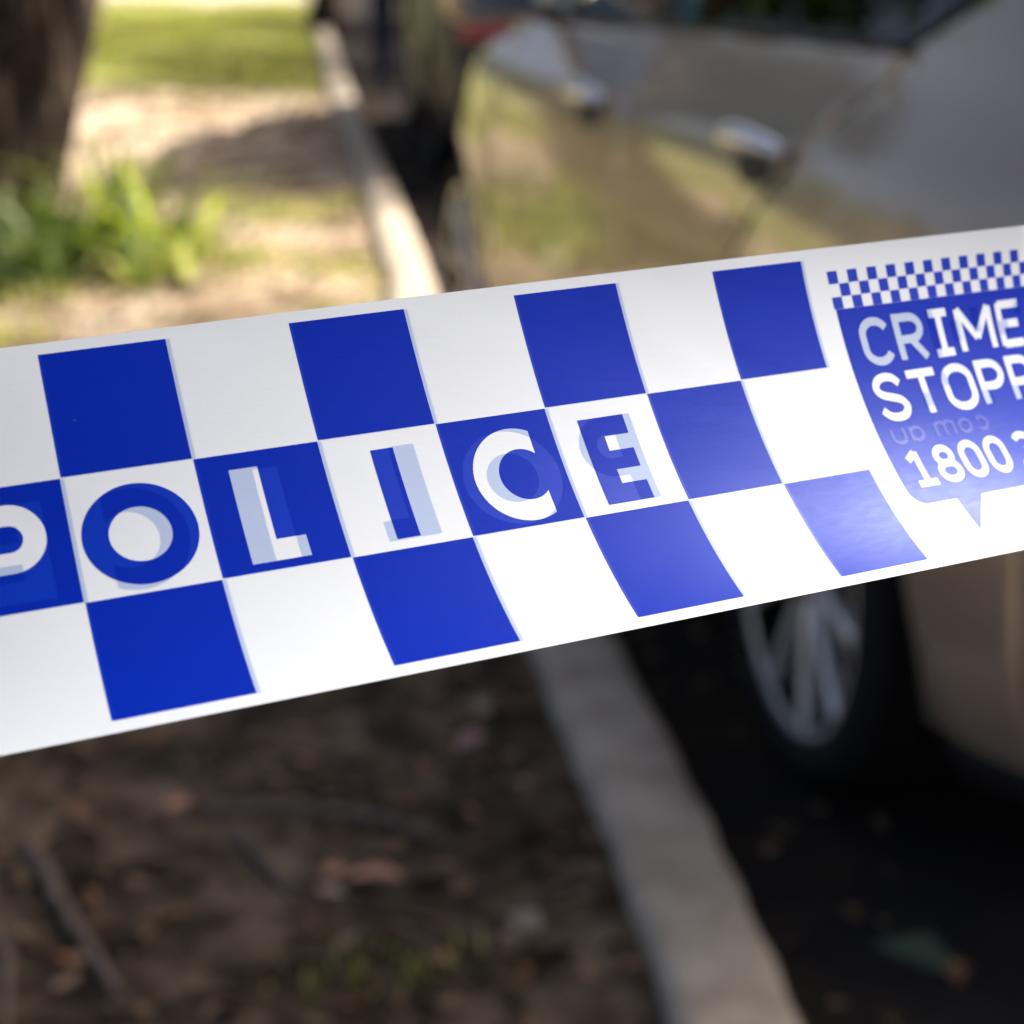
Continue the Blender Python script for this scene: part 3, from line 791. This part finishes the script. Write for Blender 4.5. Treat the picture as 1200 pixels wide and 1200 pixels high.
    top_loft('roof', (-0.36, 1.52), lambda s: interp(s, [-0.34, 0.1, 1.0, 1.52], [1.502, 1.513, 1.516, 1.505]), lambda s: 0.045, paint_m, car)
    top_loft('windscreen', (1.525, 2.33), lambda s: interp(s, [1.5, 1.62, 1.86, 2.33], [1.503, 1.458, 1.318, 1.03]), lambda s: 0.05, M_GLASS, car, thick=0.004)
    top_loft('bonnet', (2.335, 3.30), lambda s: interp(s, [2.17, 2.45, 2.8, 3.10, 3.30], [1.046, 0.985, 0.92, 0.85, 0.79]) + 0.003, lambda s: 0.055, paint_m, car)
    # ---- dark inner shell, floor, liners
    us = [(x_end(.25) - .04, .25), (x_end(.5) - .04, .5), (x_end(.78) - .05, .78), (3.1, .83), (2.8, .895), (2.45, .96), (2.2, 1.02), (1.6, 1.05), (.8, 1.075), (0, 1.10), (-.58, 1.08), (rx(.9) + .04, .9), (rx(.6) + .04, .6), (rx(.3) + .04, .3)]
    low = [(-.46, .24)] + [p for p in arc(0, WZ + .015, ra + .004, ra + .004, 192, 0, 30)][0:] + [(.45, .2), (2.3, .2)] + [p for p in arc(WB, WZ + .015, fa + .004, fa + .004, 180, -14, 30)] + [(3.12, .22)]
    side_panel('inner_panel', [us + low], M_LINER, car, inset=0.026, thick=0.004)
    for c_, r_ in ((0, ra), (WB, fa)):
        for sd in (1, -1):
            V = []; Fc = []
            pts = arc(c_, WZ + .015, r_ - .006, r_ - .006, -18, 198, 28)
            for (x, z) in pts:
                for y in (0.835, 0.5): V.append((x, min(y, half_width(x, z) - .035) * sd, z))
            for i in range(28): Fc.append((2 * i, 2 * i + 1, 2 * i + 3, 2 * i + 2))
            k = len(V); V.append((c_, 0.5 * sd, WZ)); 
            for i in range(28): Fc.append((2 * i + 1, k, 2 * i + 3))
            mesh_obj('wheel_liner', V, Fc, M_LINER, car, False)
    bm = bmesh.new(); box_bm(bm, (-0.72, -0.5, 0.22), (3.2, 0.5, 0.30), 0.02); box_bm(bm, (0.42, -0.80, 0.2), (2.28, 0.80, 0.26), 0.02)
    box_bm(bm, (2.2, -0.62, 0.3), (3.15, 0.62, 0.75), 0.03); bm_obj('underbody', bm, M_LINER, car)
    bm = bmesh.new(); box_bm(bm, (2.0, -0.72, 0.75), (2.3, 0.72, 0.98), 0.05); bm_obj('dashboard', bm, M_SEAT, car)
    V, Fc = tube([(1.80 + .06 * math.cos(t), -0.36 + .18 * math.sin(t), 0.93 + .17 * math.cos(t)) for t in np.linspace(0, 2 * math.pi, 25)], 0.014, 8)
    mesh_obj('steering_wheel', V, Fc, M_TRIM, car)
    for y in (0.36, -0.36):
        bm = bmesh.new()
        box_bm(bm, (1.0, y - 0.25, 0.45), (1.52, y + 0.25, 0.62), 0.06)
        Mt = Matrix.Translation((1.02, y, 0.58)) @ Matrix.Rotation(R(-18), 4, 'Y')
        box_bm(bm, (-0.08, -0.24, 0), (0.06, 0.24, 0.60), 0.055, M=Mt)
        box_bm(bm, (-0.06, -0.13, 0.63), (0.04, 0.13, 0.82), 0.04, M=Mt)
        bm_obj('front_seat', bm, M_SEAT, car, angle=40)
    bm = bmesh.new(); box_bm(bm, (0.1, -0.64, 0.45), (0.62, 0.64, 0.62), 0.06)
    Mt = Matrix.Translation((0.12, 0, 0.58)) @ Matrix.Rotation(R(-20), 4, 'Y'); box_bm(bm, (-0.08, -0.64, 0), (0.08, 0.64, 0.6), 0.06, M=Mt)
    for y in (-.36, .36): box_bm(bm, (-0.05, y - .12, 0.62), (0.04, y + .12, 0.78), 0.04, M=Mt)
    bm_obj('rear_seat', bm, M_SEAT, car, angle=40)
    # ---- door handles: dark ellipse for the shaded hollow, bar, and lock barrel on the front door
    for door, sh, zh in ((d2, 0.245, 0.950), (d1, 1.31, 0.936)):
        for k, sd in enumerate((1, -1)):
            w = half_width(sh, zh); tilt = math.atan((half_width(sh, zh + .02) - half_width(sh, zh - .02)) / .04)
            Mt = Matrix.Translation((sh, w * sd, zh)) @ Matrix.Rotation(-tilt * sd, 4, 'X')
            bm = bmesh.new()
            bmesh.ops.create_uvsphere(bm, u_segments=20, v_segments=10, radius=1)
            bmesh.ops.transform(bm, matrix=Mt @ Matrix.Translation((0.005, 0, -0.012)) @ Matrix.Diagonal((0.095, 0.006, 0.045, 1)), verts=bm.verts)
            bm_obj('handle_hollow_shade', bm, M_TRIM, door[k], True)  # dark flat ellipse stands in for shade in the finger hollow
            pts = [Mt @ Vector((x, y * sd, z)) for x, y, z in ((-0.128, 0.004, 0.006), (-0.118, 0.022, 0.008), (-0.085, 0.034, 0.009), (-0.04, 0.042, 0.010), (0.03, 0.042, 0.010), (0.075, 0.034, 0.009), (0.112, 0.022, 0.008), (0.122, 0.004, 0.006))]
            V, Fc = tube(pts, [0.012, 0.016, 0.019, 0.021, 0.021, 0.019, 0.016, 0.012], 10)
            h_ = mesh_obj('handle', V, Fc, paint_m if dark_handles else M_CHROME, door[k])
            if not dark_handles: h_['label'] = 'silver pull handle'
    # ---- mirrors
    for sd in (1, -1):
        w = half_width(2.0, 1.06)
        bm = bmesh.new()
        box_bm(bm, (-0.06, -0.11, -0.075), (0.075, 0.11, 0.075), 0.05, 3)
        bmesh.ops.transform(bm, matrix=Matrix.Translation((2.02, (w + 0.135) * sd, 1.13)) @ Matrix.Rotation(R(12) * sd, 4, 'Z'), verts=bm.verts)
        mo = bm_obj('door_mirror', bm, paint_m, car, True)
        bm = bmesh.new(); box_bm(bm, (1.99, (w - .02) * sd, 1.065), (2.06, (w + .06) * sd, 1.095), 0.01); bm_obj('mirror_arm', bm, M_TRIM, mo)
        bm = bmesh.new(); box_bm(bm, (-0.066, -0.09, -0.058), (-0.061, 0.09, 0.058), 0.002)
        bmesh.ops.transform(bm, matrix=Matrix.Translation((2.02, (w + 0.135) * sd, 1.13)) @ Matrix.Rotation(R(12) * sd, 4, 'Z'), verts=bm.verts)
        bm_obj('mirror_glass', bm, M_CHROME, mo)
    # ---- number plate and wiper
    bm = bmesh.new(); box_bm(bm, (-0.912, -0.186, 0.74), (-0.885, 0.186, 0.87), 0.006); bm_obj('number_plate', bm, M_PLATE, car)
    for s in (0.0, WB):
        for sd in (1, -1): make_wheel(car, s, sd, rim=rim)
    return car

# near car: the outer face of its rear wheel stands at (0.448, 3.10)
def car_at(px_, py_, yaw, **kw):
    th = R(yaw); fwd = Vector((-math.sin(th), math.cos(th))); left = Vector((-math.cos(th), -math.sin(th)))
    o = Vector((px_, py_)) - left * W
    return make_car(kw.pop('paint_m'), (o.x, o.y, ROAD_Z + 0.003), th + math.pi / 2, **kw)
car1 = car_at(0.415, 3.12, 12.0, paint_m=M_PAINT)
tag(car1, 'beige metallic hatchback with silver door handles parked along the kerb', 'car', 'cars parked along the kerb')
car2 = car_at(-0.40, 10.75, 5.0, paint_m=M_PAINT2, dark_handles=True, rim=M_DISC)
tag(car2, 'black hatchback with red tail lamps parked ahead of the beige car', 'car', 'cars parked along the kerb')

# ------------------------------------------------------------------ trees
def leaf_mesh(n, pts, size, mat_, name):
    """n leaf quads (folded along the midrib) at given centres"""
    d = rng.normal(size=(n, 3)); d /= np.linalg.norm(d, axis=1, keepdims=True)
    d[:, 2] -= 0.35; d /= np.linalg.norm(d, axis=1, keepdims=True)
    t = rng.normal(size=(n, 3)); t -= (t * d).sum(1, keepdims=True) * d; t /= np.linalg.norm(t, axis=1, keepdims=True)
    nn = np.cross(d, t)
    L = size * rng.uniform(0.6, 1.3, (n, 1)); wd = L * rng.uniform(0.22, 0.34, (n, 1))
    a = pts - d * L * 0.5; b_ = pts + d * L * 0.5; m1 = pts + t * wd + nn * wd * 0.35; m2 = pts - t * wd + nn * wd * 0.35
    V = np.stack([a, m1, b_, m2], 1).reshape(-1, 3)
    me = bpy.data.meshes.new(name)
    me.vertices.add(4 * n); me.vertices.foreach_set('co', V.ravel())
    idx = np.arange(4 * n).reshape(n, 4)
    tri = np.concatenate([idx[:, [0, 1, 2]], idx[:, [0, 2, 3]]], 1).reshape(-1, 3)
    me.loops.add(tri.size); me.loops.foreach_set('vertex_index', tri.ravel().astype(np.int32))
    me.polygons.add(len(tri)); me.polygons.foreach_set('loop_start', np.arange(0, tri.size, 3, dtype=np.int32))
    me.update(); me.validate(); me.materials.append(mat_)
    return me

def make_tree(loc, h_trunk, r, lean, crown_r, n_leaf, label, seed, limbs=7, name='tree', group=None, leaf=0.13, bow=0.0):
    rs = random.Random(seed)
    t = empty(name, loc)
    pts = []; rad = []
    N_ = 14
    for i in range(N_ + 1):
        f = i / N_
        pts.append(Vector((lean[0] * (f - bow * f * f) * h_trunk + 0.05 * math.sin(3 * f + seed), lean[1] * f * h_trunk + 0.05 * math.sin(2.3 * f + seed * 2), -0.15 + f * (h_trunk + .15))))
        rad.append(r * (1.0 - 0.45 * f) * (1 + 0.7 * math.exp(-f * h_trunk / 0.25)))
    V, Fc = tube(pts, rad, 22)
    V2 = []
    for k, v in enumerate(V):
        c = pts[k // 22]; dv = v - c; a = math.atan2(dv.y, dv.x)
        V2.append(c + dv * (1 + 0.10 * math.sin(5 * a + 1.5 * v.z + seed) + 0.06 * math.sin(9 * a - 2.1 * v.z) + 0.05 * rs.uniform(-1, 1)))
    tr_ = mesh_obj('trunk', V2, Fc, M_BARK, t)
    top = pts[-1]; tips = []
    for k in range(limbs):
        a = 2 * math.pi * k / limbs + rs.uniform(-.4, .4); st = pts[rs.randint(N_ - 4, N_)]
        el = rs.uniform(0.25, 1.1); Ln = crown_r * rs.uniform(0.6, 1.0)
        d = Vector((math.cos(a) * math.cos(el), math.sin(a) * math.cos(el), math.sin(el)))
        lp = [st + d * Ln * f + Vector((0, 0, 0.25 * Ln * f * f)) + Vector((rs.uniform(-.1, .1), rs.uniform(-.1, .1), 0)) * f for f in np.linspace(0, 1, 6)]
        V, Fc = tube(lp, [r * 0.42 * (1 - 0.85 * f) for f in np.linspace(0, 1, 6)], 8)
        mesh_obj('limb', V, Fc, M_BARK, tr_); tips += lp[2:]
    tips.append(top + Vector((0, 0, crown_r * .5)))
    cl = np.array([tuple(tips[rs.randrange(len(tips))]) for _ in range(max(20, n_leaf // 130))])
    cl = cl + rng.normal(size=cl.shape) * crown_r * 0.24
    which = rng.integers(0, len(cl), n_leaf)
    P = cl[which] + rng.normal(size=(n_leaf, 3)) * crown_r * 0.12
    me = leaf_mesh(n_leaf, P, leaf, M_LEAF, 'crown')
    o = bpy.data.objects.new('crown', me); C.objects.link(o); o.parent = t
    tag(t, label, 'tree', group)
    return t
make_tree((-2.18, 8.15, 0.06), 2.9, 0.25, (0.70, 0.02), 1.8, 7000, 'leaning tree with rough dark bark above the strappy plants', 3, bow=0.95)
make_tree((-1.80, 21.9, 0.06), 3.2, 0.12, (0.02, 0.0), 1.9, 5000, 'slim dark trunk standing on the verge beside the kerb', 5)
for k, (x, y, hh, cr) in enumerate(((-16.0, 36.0, 1.6, 2.6), (-20.5, 34.0, 1.8, 2.8), (-25.5, 31.0, 1.7, 2.8), (-11.0, 40.0, 2.0, 3.0), (-17.5, 4.5, 2.6, 3.0), (-22.0, 17.0, 2.4, 3.0), (-29.0, 24.0, 1.9, 3.0), (-5.5, 44.0, 2.4, 3.2))):
    make_tree((x, y, 0.06), hh, 0.2, (random.uniform(-.05, .05), 0), cr, 11000, 'leafy green tree standing in the grass away from the kerb', 11 + k, group='trees in the grass', leaf=0.16)
for k, (x, y, hh, cr) in enumerate(((10.2, 4.0, 1.5, 1.7), (10.0, 9.5, 1.6, 1.8), (9.4, 15.0, 1.7, 1.9), (8.8, 21.5, 1.9, 2.2), (8.4, 29.0, 2.2, 2.6), (11.5, -1.5, 1.6, 1.8))):
    make_tree((x, y, 0.06), hh, 0.14, (random.uniform(-.05, .05), 0), cr, 6500, 'low bushy tree on the far side of the road', 31 + k, group='trees across the road', leaf=0.16)

make_tree((7.1, 20.6, 0.06), 3.6, 0.2, (-0.36, -0.05), 3.1, 21000, 'unseen street tree added to shade the road beyond the black car', 51, leaf=0.17)  # added out of view, crown placed to shade the road
make_tree((7.3, 13.2, 0.06), 5.3, 0.19, (-0.2, -0.02), 1.7, 4200, 'unseen street tree added to dapple the kerb and verge', 52, leaf=0.17)  # added out of view, crown height set to dapple kerb and verge
make_tree((6.6, 26.6, 0.06), 3.8, 0.2, (-0.36, -0.05), 3.1, 19000, 'unseen street tree added to shade the farther road beside the lawn', 53, leaf=0.17)  # another unseen crown, added to carry the road shade farther
# ------------------------------------------------------------------ strappy plants
def strappy(loc, n, L, mat_, label, seed, spread=0.5):
    rs = random.Random(seed); V = []; Fc = []
    for k in range(n):
        a = rs.uniform(0, 2 * math.pi); l_ = L * rs.uniform(0.55, 1.15); el = rs.uniform(0.5, 1.35); w = rs.uniform(0.010, 0.020)
        bx, by = rs.gauss(0, spread * 0.28), rs.gauss(0, spread * 0.28); tw = Vector((-math.sin(a), math.cos(a), 0))
        i0 = len(V)
        for i in range(7):
            f = i / 6; hz = math.cos(el) * l_ * (f + 0.55 * f**3); z = l_ * (math.sin(el) * f - 0.42 * f**3)
            ww = w * (1 - f**2.5) + 0.0008
            c = Vector((bx + math.cos(a) * hz, by + math.sin(a) * hz, max(0.0, z) - 0.02))
            V += [c - tw * ww, c + tw * ww]
        for i in range(6): Fc.append((i0 + 2 * i, i0 + 2 * i + 1, i0 + 2 * i + 3, i0 + 2 * i + 2))
    t = empty('strappy_plant', loc)
    o = mesh_obj('foliage', V, Fc, mat_, t); o['kind'] = 'stuff'
    tag(t, label, 'plant', 'strappy plants on the verge')
    return t
def gz(x, y): return verge_z(x, y)
strappy((-1.40, 7.65, gz(-1.40, 7.65)), 75, 0.72, M_STRAP, 'bright green strappy plant in the sun beside the tree', 1)
strappy((-1.22, 7.2, gz(-1.22, 7.2)), 38, 0.34, M_STRAP, 'small yellow green grassy clump spreading onto the bare earth', 2)
strappy((-1.62, 7.62, gz(-1.62, 7.62)), 90, 0.52, M_STRAPB, 'dull grey green strappy plant at the foot of the tree', 3)
strappy((-1.80, 7.25, gz(-1.80, 7.25)), 120, 0.45, M_STRAPB, 'dark green strappy plant in front of the tree trunk', 4)

# ------------------------------------------------------------------ litter, grass, sticks
def litter(name, n, region, label, size=0.06, on_road=False, smooth_=False):
    P = []
    while len(P) < n:
        x, y = region()
        kx = kerb_x(y)
        if on_road:
            if x < kx + 0.02: continue
            z = ROAD_Z + 0.006
        else:
            if x > kx - KERB_W - 0.01: continue
            z = gz(x, y) + 0.006
        P.append((x, y, z))
    P = np.array(P); n = len(P)
    a = rng.uniform(0, 2 * np.pi, n); L = size * rng.uniform(0.5, 1.4, (n, 1)); wd = L * rng.uniform(0.16, 0.36, (n, 1))
    d = np.stack([np.cos(a), np.sin(a), rng.normal(0, 0.22, n)], 1); t = np.stack([-np.sin(a), np.cos(a), rng.normal(0, 0.35, n)], 1)
    up = np.array([[0, 0, 1.0]])
    cv = rng.uniform(0.05, 0.5, (n, 1)) * wd
    p0 = P - d * L * 0.5; p1 = P + t * wd * 0.9 - d * L * 0.1 + up * cv; p2 = P + d * L * 0.5; p3 = P - t * wd * 0.9 - d * L * 0.1 + up * cv
    V = np.stack([p0, p1, p2, p3], 1).reshape(-1, 3)
    me = bpy.data.meshes.new(name); me.vertices.add(4 * n); me.vertices.foreach_set('co', V.ravel())
    idx = np.arange(4 * n).reshape(n, 4); tri = np.concatenate([idx[:, [0, 1, 2]], idx[:, [0, 2, 3]]], 1).reshape(-1, 3)
    me.loops.add(tri.size); me.loops.foreach_set('vertex_index', tri.ravel().astype(np.int32))
    me.polygons.add(len(tri)); me.polygons.foreach_set('loop_start', np.arange(0, tri.size, 3, dtype=np.int32))
    me.update(); me.validate(); me.materials.append(M_LITTER)
    o = bpy.data.objects.new(name, me); C.objects.link(o)
    return tag(o, label, 'leaf litter', kind='stuff')
litter('leaf_litter', 4800, lambda: (random.uniform(-2.2, 0.3), random.uniform(1.6, 8.5)), 'brown dead leaves scattered over the bare verge', 0.045)
litter('leaf_litter', 1500, lambda: (random.uniform(-4.5, -0.3), random.uniform(8.5, 15.5)), 'pale dry leaves scattered over the sunlit earth', 0.07)
litter('gutter_litter', 700, lambda: (lambda y: (kerb_x(y) + abs(random.gauss(0, 0.20)), y))(random.uniform(1.5, 18)), 'brown leaves lying in the gutter beside the kerb', 0.042, on_road=True)

def grass(name, n, region, hgt, label):
    P = []
    while len(P) < n:
        x, y = region()
        if x > kerb_x(y) - KERB_W - 0.03: continue
        P.append((x, y, gz(x, y) - 0.005))
    P = np.array(P); n = len(P)
    a = rng.uniform(0, 2 * np.pi, n); h = hgt * rng.uniform(0.5, 1.3, (n, 1)); w = 0.0035 + 0.03 * h * rng.uniform(.6, 1.2, (n, 1))
    t = np.stack([-np.sin(a), np.cos(a), np.zeros(n)], 1); ln = np.stack([np.cos(a), np.sin(a), np.zeros(n)], 1) * rng.uniform(0.1, 0.9, (n, 1)) * h
    up = np.array([[0, 0, 1.0]])
    V = np.stack([P - t * w, P + t * w, P + ln * 0.35 + up * h * 0.6 + t * w * .7, P + ln * 0.35 + up * h * 0.6 - t * w * .7, P + ln + up * h], 1).reshape(-1, 3)
    idx = np.arange(5 * n).reshape(n, 5)
    tri = np.concatenate([idx[:, [0, 1, 2]], idx[:, [0, 2, 3]], idx[:, [3, 2, 4]]], 1).reshape(-1, 3)
    me = bpy.data.meshes.new(name); me.vertices.add(5 * n); me.vertices.foreach_set('co', V.ravel())
    me.loops.add(tri.size); me.loops.foreach_set('vertex_index', tri.ravel().astype(np.int32))
    me.polygons.add(len(tri)); me.polygons.foreach_set('loop_start', np.arange(0, tri.size, 3, dtype=np.int32))
    me.update(); me.validate(); me.materials.append(M_GRASS)
    o = bpy.data.objects.new(name, me); C.objects.link(o)
    return tag(o, label, 'grass', kind='stuff')
def lawn_spot():
    while True:
        x, y = random.uniform(-9, -1.2), random.uniform(13.6, 28)
        d = 0.5 + 0.5 * math.sin(1.9 * x + 0.7 * y) * math.sin(1.1 * y - 0.8 * x + 1) + 0.35 * math.sin(4.3 * x + 2.6 * y)
        if random.random() < max(0.10, d) * min(1.0, max(0.0, (y - 13.6 - 0.7 * math.sin(1.6 * x)) / 2.6)): return x, y
grass('lawn_grass', 36000, lawn_spot, 0.06, 'sunlit green lawn grass beyond the bare earth')
_cl = [(random.uniform(-2.6, -0.3), random.uniform(5.8, 9.2)) for _ in range(26)]
grass('grass_tufts', 3000, lambda: (lambda c: (random.gauss(c[0], 0.10), random.gauss(c[1], 0.10)))(random.choice(_cl)), 0.055, 'sparse low grass tufts growing through the verge')

grass('grass_tufts', 70, lambda: (random.gauss(-.16, .07), random.gauss(2.33, .06)), 0.028, 'few short grass blades in the shaded earth')

def stick(pts, r, label):
    q = [Vector((x, y, gz(x, y) + dz)) for x, y, dz in pts]
    out = []
    for i in range(len(q) - 1):
        for k in range(4):
            p = q[i].lerp(q[i + 1], k / 4); out.append(p + Vector((random.uniform(-1, 1), random.uniform(-1, 1), 0)) * r * 0.35)
    out.append(q[-1])
    V, Fc = tube(out, [r * (1 - 0.55 * i / len(out)) for i in range(len(out))], 8)
    o = mesh_obj('fallen_stick', V, Fc, M_STICK)
    return tag(o, label, 'stick', 'sticks and roots on the verge')
stick([(-0.66, 2.66, .008), (-0.585, 2.50, .012), (-0.52, 2.36, .010), (-0.46, 2.26, .006)], 0.013, 'thick grey stick lying in the shaded leaf litter')
stick([(-0.70, 2.50, .008), (-0.62, 2.36, .010), (-0.58, 2.18, .006)], 0.009, 'thinner grey stick beside the thick stick')
stick([(-0.46, 2.80, .006), (-0.30, 2.80, .014), (-0.18, 2.76, .012), (-0.08, 2.68, .004)], 0.012, 'curved brown root bulging across the shaded earth')
stick([(-0.38, 2.72, .004), (-0.33, 2.60, .010), (-0.28, 2.52, .004)], 0.012, 'short grey root branching off the curved root')
stick([(-1.05, 6.9, .01), (-1.12, 7.15, .02), (-1.16, 7.4, .02)], 0.016, 'pale stick lying on the sunlit earth beside the plants')

M_ORANGE = mat('orange_dry_leaf', (0.42, 0.21, 0.125), 0.8)
M_PINK = mat('pinkish_dry_leaf', (0.30, 0.19, 0.16), 0.8)
def big_leaf(x, y, L, a, m_, label, dz=0.012):
    V = []; Fc = []
    for i in range(9):
        f = i / 8; w = 0.30 * L * math.sin(math.pi * f**0.85) ** 0.8
        zc = 0.10 * L * math.sin(math.pi * f)
        for k, t in enumerate((-1, -0.5, 0, 0.5, 1)): V.append(((f - .5) * L, t * w, zc + 0.22 * w * t * t + .01 * L * math.sin(7 * f + 3 * t)))
    for i in range(8):
        for k in range(4): Fc.append((i * 5 + k, i * 5 + k + 1, (i + 1) * 5 + k + 1, (i + 1) * 5 + k))
    o = mesh_obj('fallen_leaf', V, [f[::-1] for f in Fc], m_); o.location = (x, y, gz(x, y) + dz); o.rotation_euler = (random.uniform(-.2, .2), random.uniform(-.2, .2), a)
    return tag(o, label, 'leaf', 'large fallen leaves')
big_leaf(-0.185, 2.555, 0.085, -0.15, M_ORANGE, 'bright orange pink dry leaf lying on the dark earth')
big_leaf(-0.235, 2.575, 0.040, 0.6, M_ORANGE, 'small orange leaf touching the bright orange leaf')
big_leaf(-0.062, 3.04, 0.065, 0.8, M_PINK, 'pinkish dry leaf lying near the concrete kerb')
big_leaf(-0.475, 2.80, 0.05, 0.3, M_ORANGE, 'orange brown leaf at the end of the curved root')

# ------------------------------------------------------------------ person beyond the cars
def person(loc, rz):
    t = empty('person', loc, rz)
    J = {'pelvis': (0, 0, .96, .15, .11), 'belly': (0, .01, 1.10, .145, .105), 'chest': (0, .0, 1.32, .165, .12), 'neckb': (0, -.01, 1.46, .075, .065), 'neck': (0, .0, 1.53, .058, .058),
         'head': (0, .015, 1.63, .082, .098), 'crown': (0, .0, 1.735, .066, .082)}
    E_ = [('pelvis', 'belly'), ('belly', 'chest'), ('chest', 'neckb'), ('neckb', 'neck'), ('neck', 'head'), ('head', 'crown')]
    for s, n in ((1, 'l'), (-1, 'r')):
        st = .10 * s
        J.update({'hip' + n: (.09 * s, 0, .88, .098, .10), 'thigh' + n: (.10 * s, st * .4, .68, .082, .085), 'knee' + n: (.105 * s, st * .5, .49, .062, .062), 'calf' + n: (.11 * s, st * .2, .33, .062, .066), 'ankle' + n: (.115 * s, -st * .1, .10, .048, .05), 'toe' + n: (.125 * s, .13 - st * .1, .045, .042, .035),
                  'sh' + n: (.185 * s, -.01, 1.40, .068, .068), 'elb' + n: (.24 * s, -.02, 1.12, .048, .048), 'wr' + n: (.235 * s, .08, .88, .034, .03), 'palm' + n: (.23 * s, .10, .81, .038, .02)})
        E_ += [('pelvis', 'hip' + n), ('hip' + n, 'thigh' + n), ('thigh' + n, 'knee' + n), ('knee' + n, 'calf' + n), ('calf' + n, 'ankle' + n), ('ankle' + n, 'toe' + n), ('chest', 'sh' + n), ('sh' + n, 'elb' + n), ('elb' + n, 'wr' + n), ('wr' + n, 'palm' + n)]
        for f in range(5):
            fx = .23 * s + (f - 1.5) * .018 * s if f < 4 else .20 * s
            L_ = (.075, .085, .08, .062, .05)[f]; ya = .10 + (0.03 if f == 4 else (f - 1.5) * .004)
            a, b_ = f'f{f}a' + n, f'f{f}b' + n
            J[a] = (fx * 1.0, ya + .012, .765 if f < 4 else .80, .0095, .0095); J[b_] = (fx, ya + .026, (.765 if f < 4 else .80) - L_ * .7, .008, .008)
            E_ += [('palm' + n, a), (a, b_)]
    keys = list(J); me = bpy.data.meshes.new('body')
    me.from_pydata([J[k][:3] for k in keys], [(keys.index(a), keys.index(b_)) for a, b_ in E_], [])
    o = bpy.data.objects.new('body', me); C.objects.link(o)
    o.modifiers.new('skin', 'SKIN'); sv = me.skin_vertices[0].data
    for i, k in enumerate(keys):
        g_ = 1.3 if k[:3] in ('hip', 'thi', 'kne', 'cal', 'ank') else 1.0
        sv[i].radius = (J[k][3] * g_, J[k][4] * g_)
        sv[i].use_root = (k == 'pelvis')
    o.modifiers.new('sub', 'SUBSURF').levels = 2
    dg = bpy.context.evaluated_depsgraph_get(); m2 = bpy.data.meshes.new_from_object(o.evaluated_get(dg))
    bpy.data.objects.remove(o)
    cl = [mat('navy_trousers', (0.007, 0.012, 0.04), 0.9), mat('blue_shirt', (0.10, 0.17, 0.36), 0.9), mat('skin', (0.45, 0.27, 0.19), 0.6), mat('black_boots', (0.01, 0.01, 0.01), 0.5)]
    m2.materials.clear()
    for c in cl: m2.materials.append(c)
    for p in m2.polygons:
        z = p.center.z; x = abs(p.center.x); p.use_smooth = True
        p.material_index = 3 if z < .13 else (2 if (x > .19 and z < 1.2 and z > .6) or z > 1.47 else (0 if z < 1.0 else 1))
    ob = bpy.data.objects.new('body', m2); C.objects.link(ob); ob.parent = t
    bm = bmesh.new(); bmesh.ops.create_uvsphere(bm, u_segments=20, v_segments=12, radius=1)
    bmesh.ops.transform(bm, matrix=Matrix.Translation((0, -.012, 1.70)) @ Matrix.Diagonal((.098, .118, .115, 1)), verts=bm.verts)
    bmesh.ops.delete(bm, geom=[v for v in bm.verts if v.co.z < 1.66 + .9 * max(0, v.co.y)], context='VERTS')
    bm_obj('hair', bm, mat('dark_hair', (0.02, 0.014, 0.01), 0.7), t, True)
    tag(t, 'person in dark navy trousers standing beside the kerb beyond the black car', 'person')
    return t
person((-0.80, 15.7, ROAD_Z), R(160))
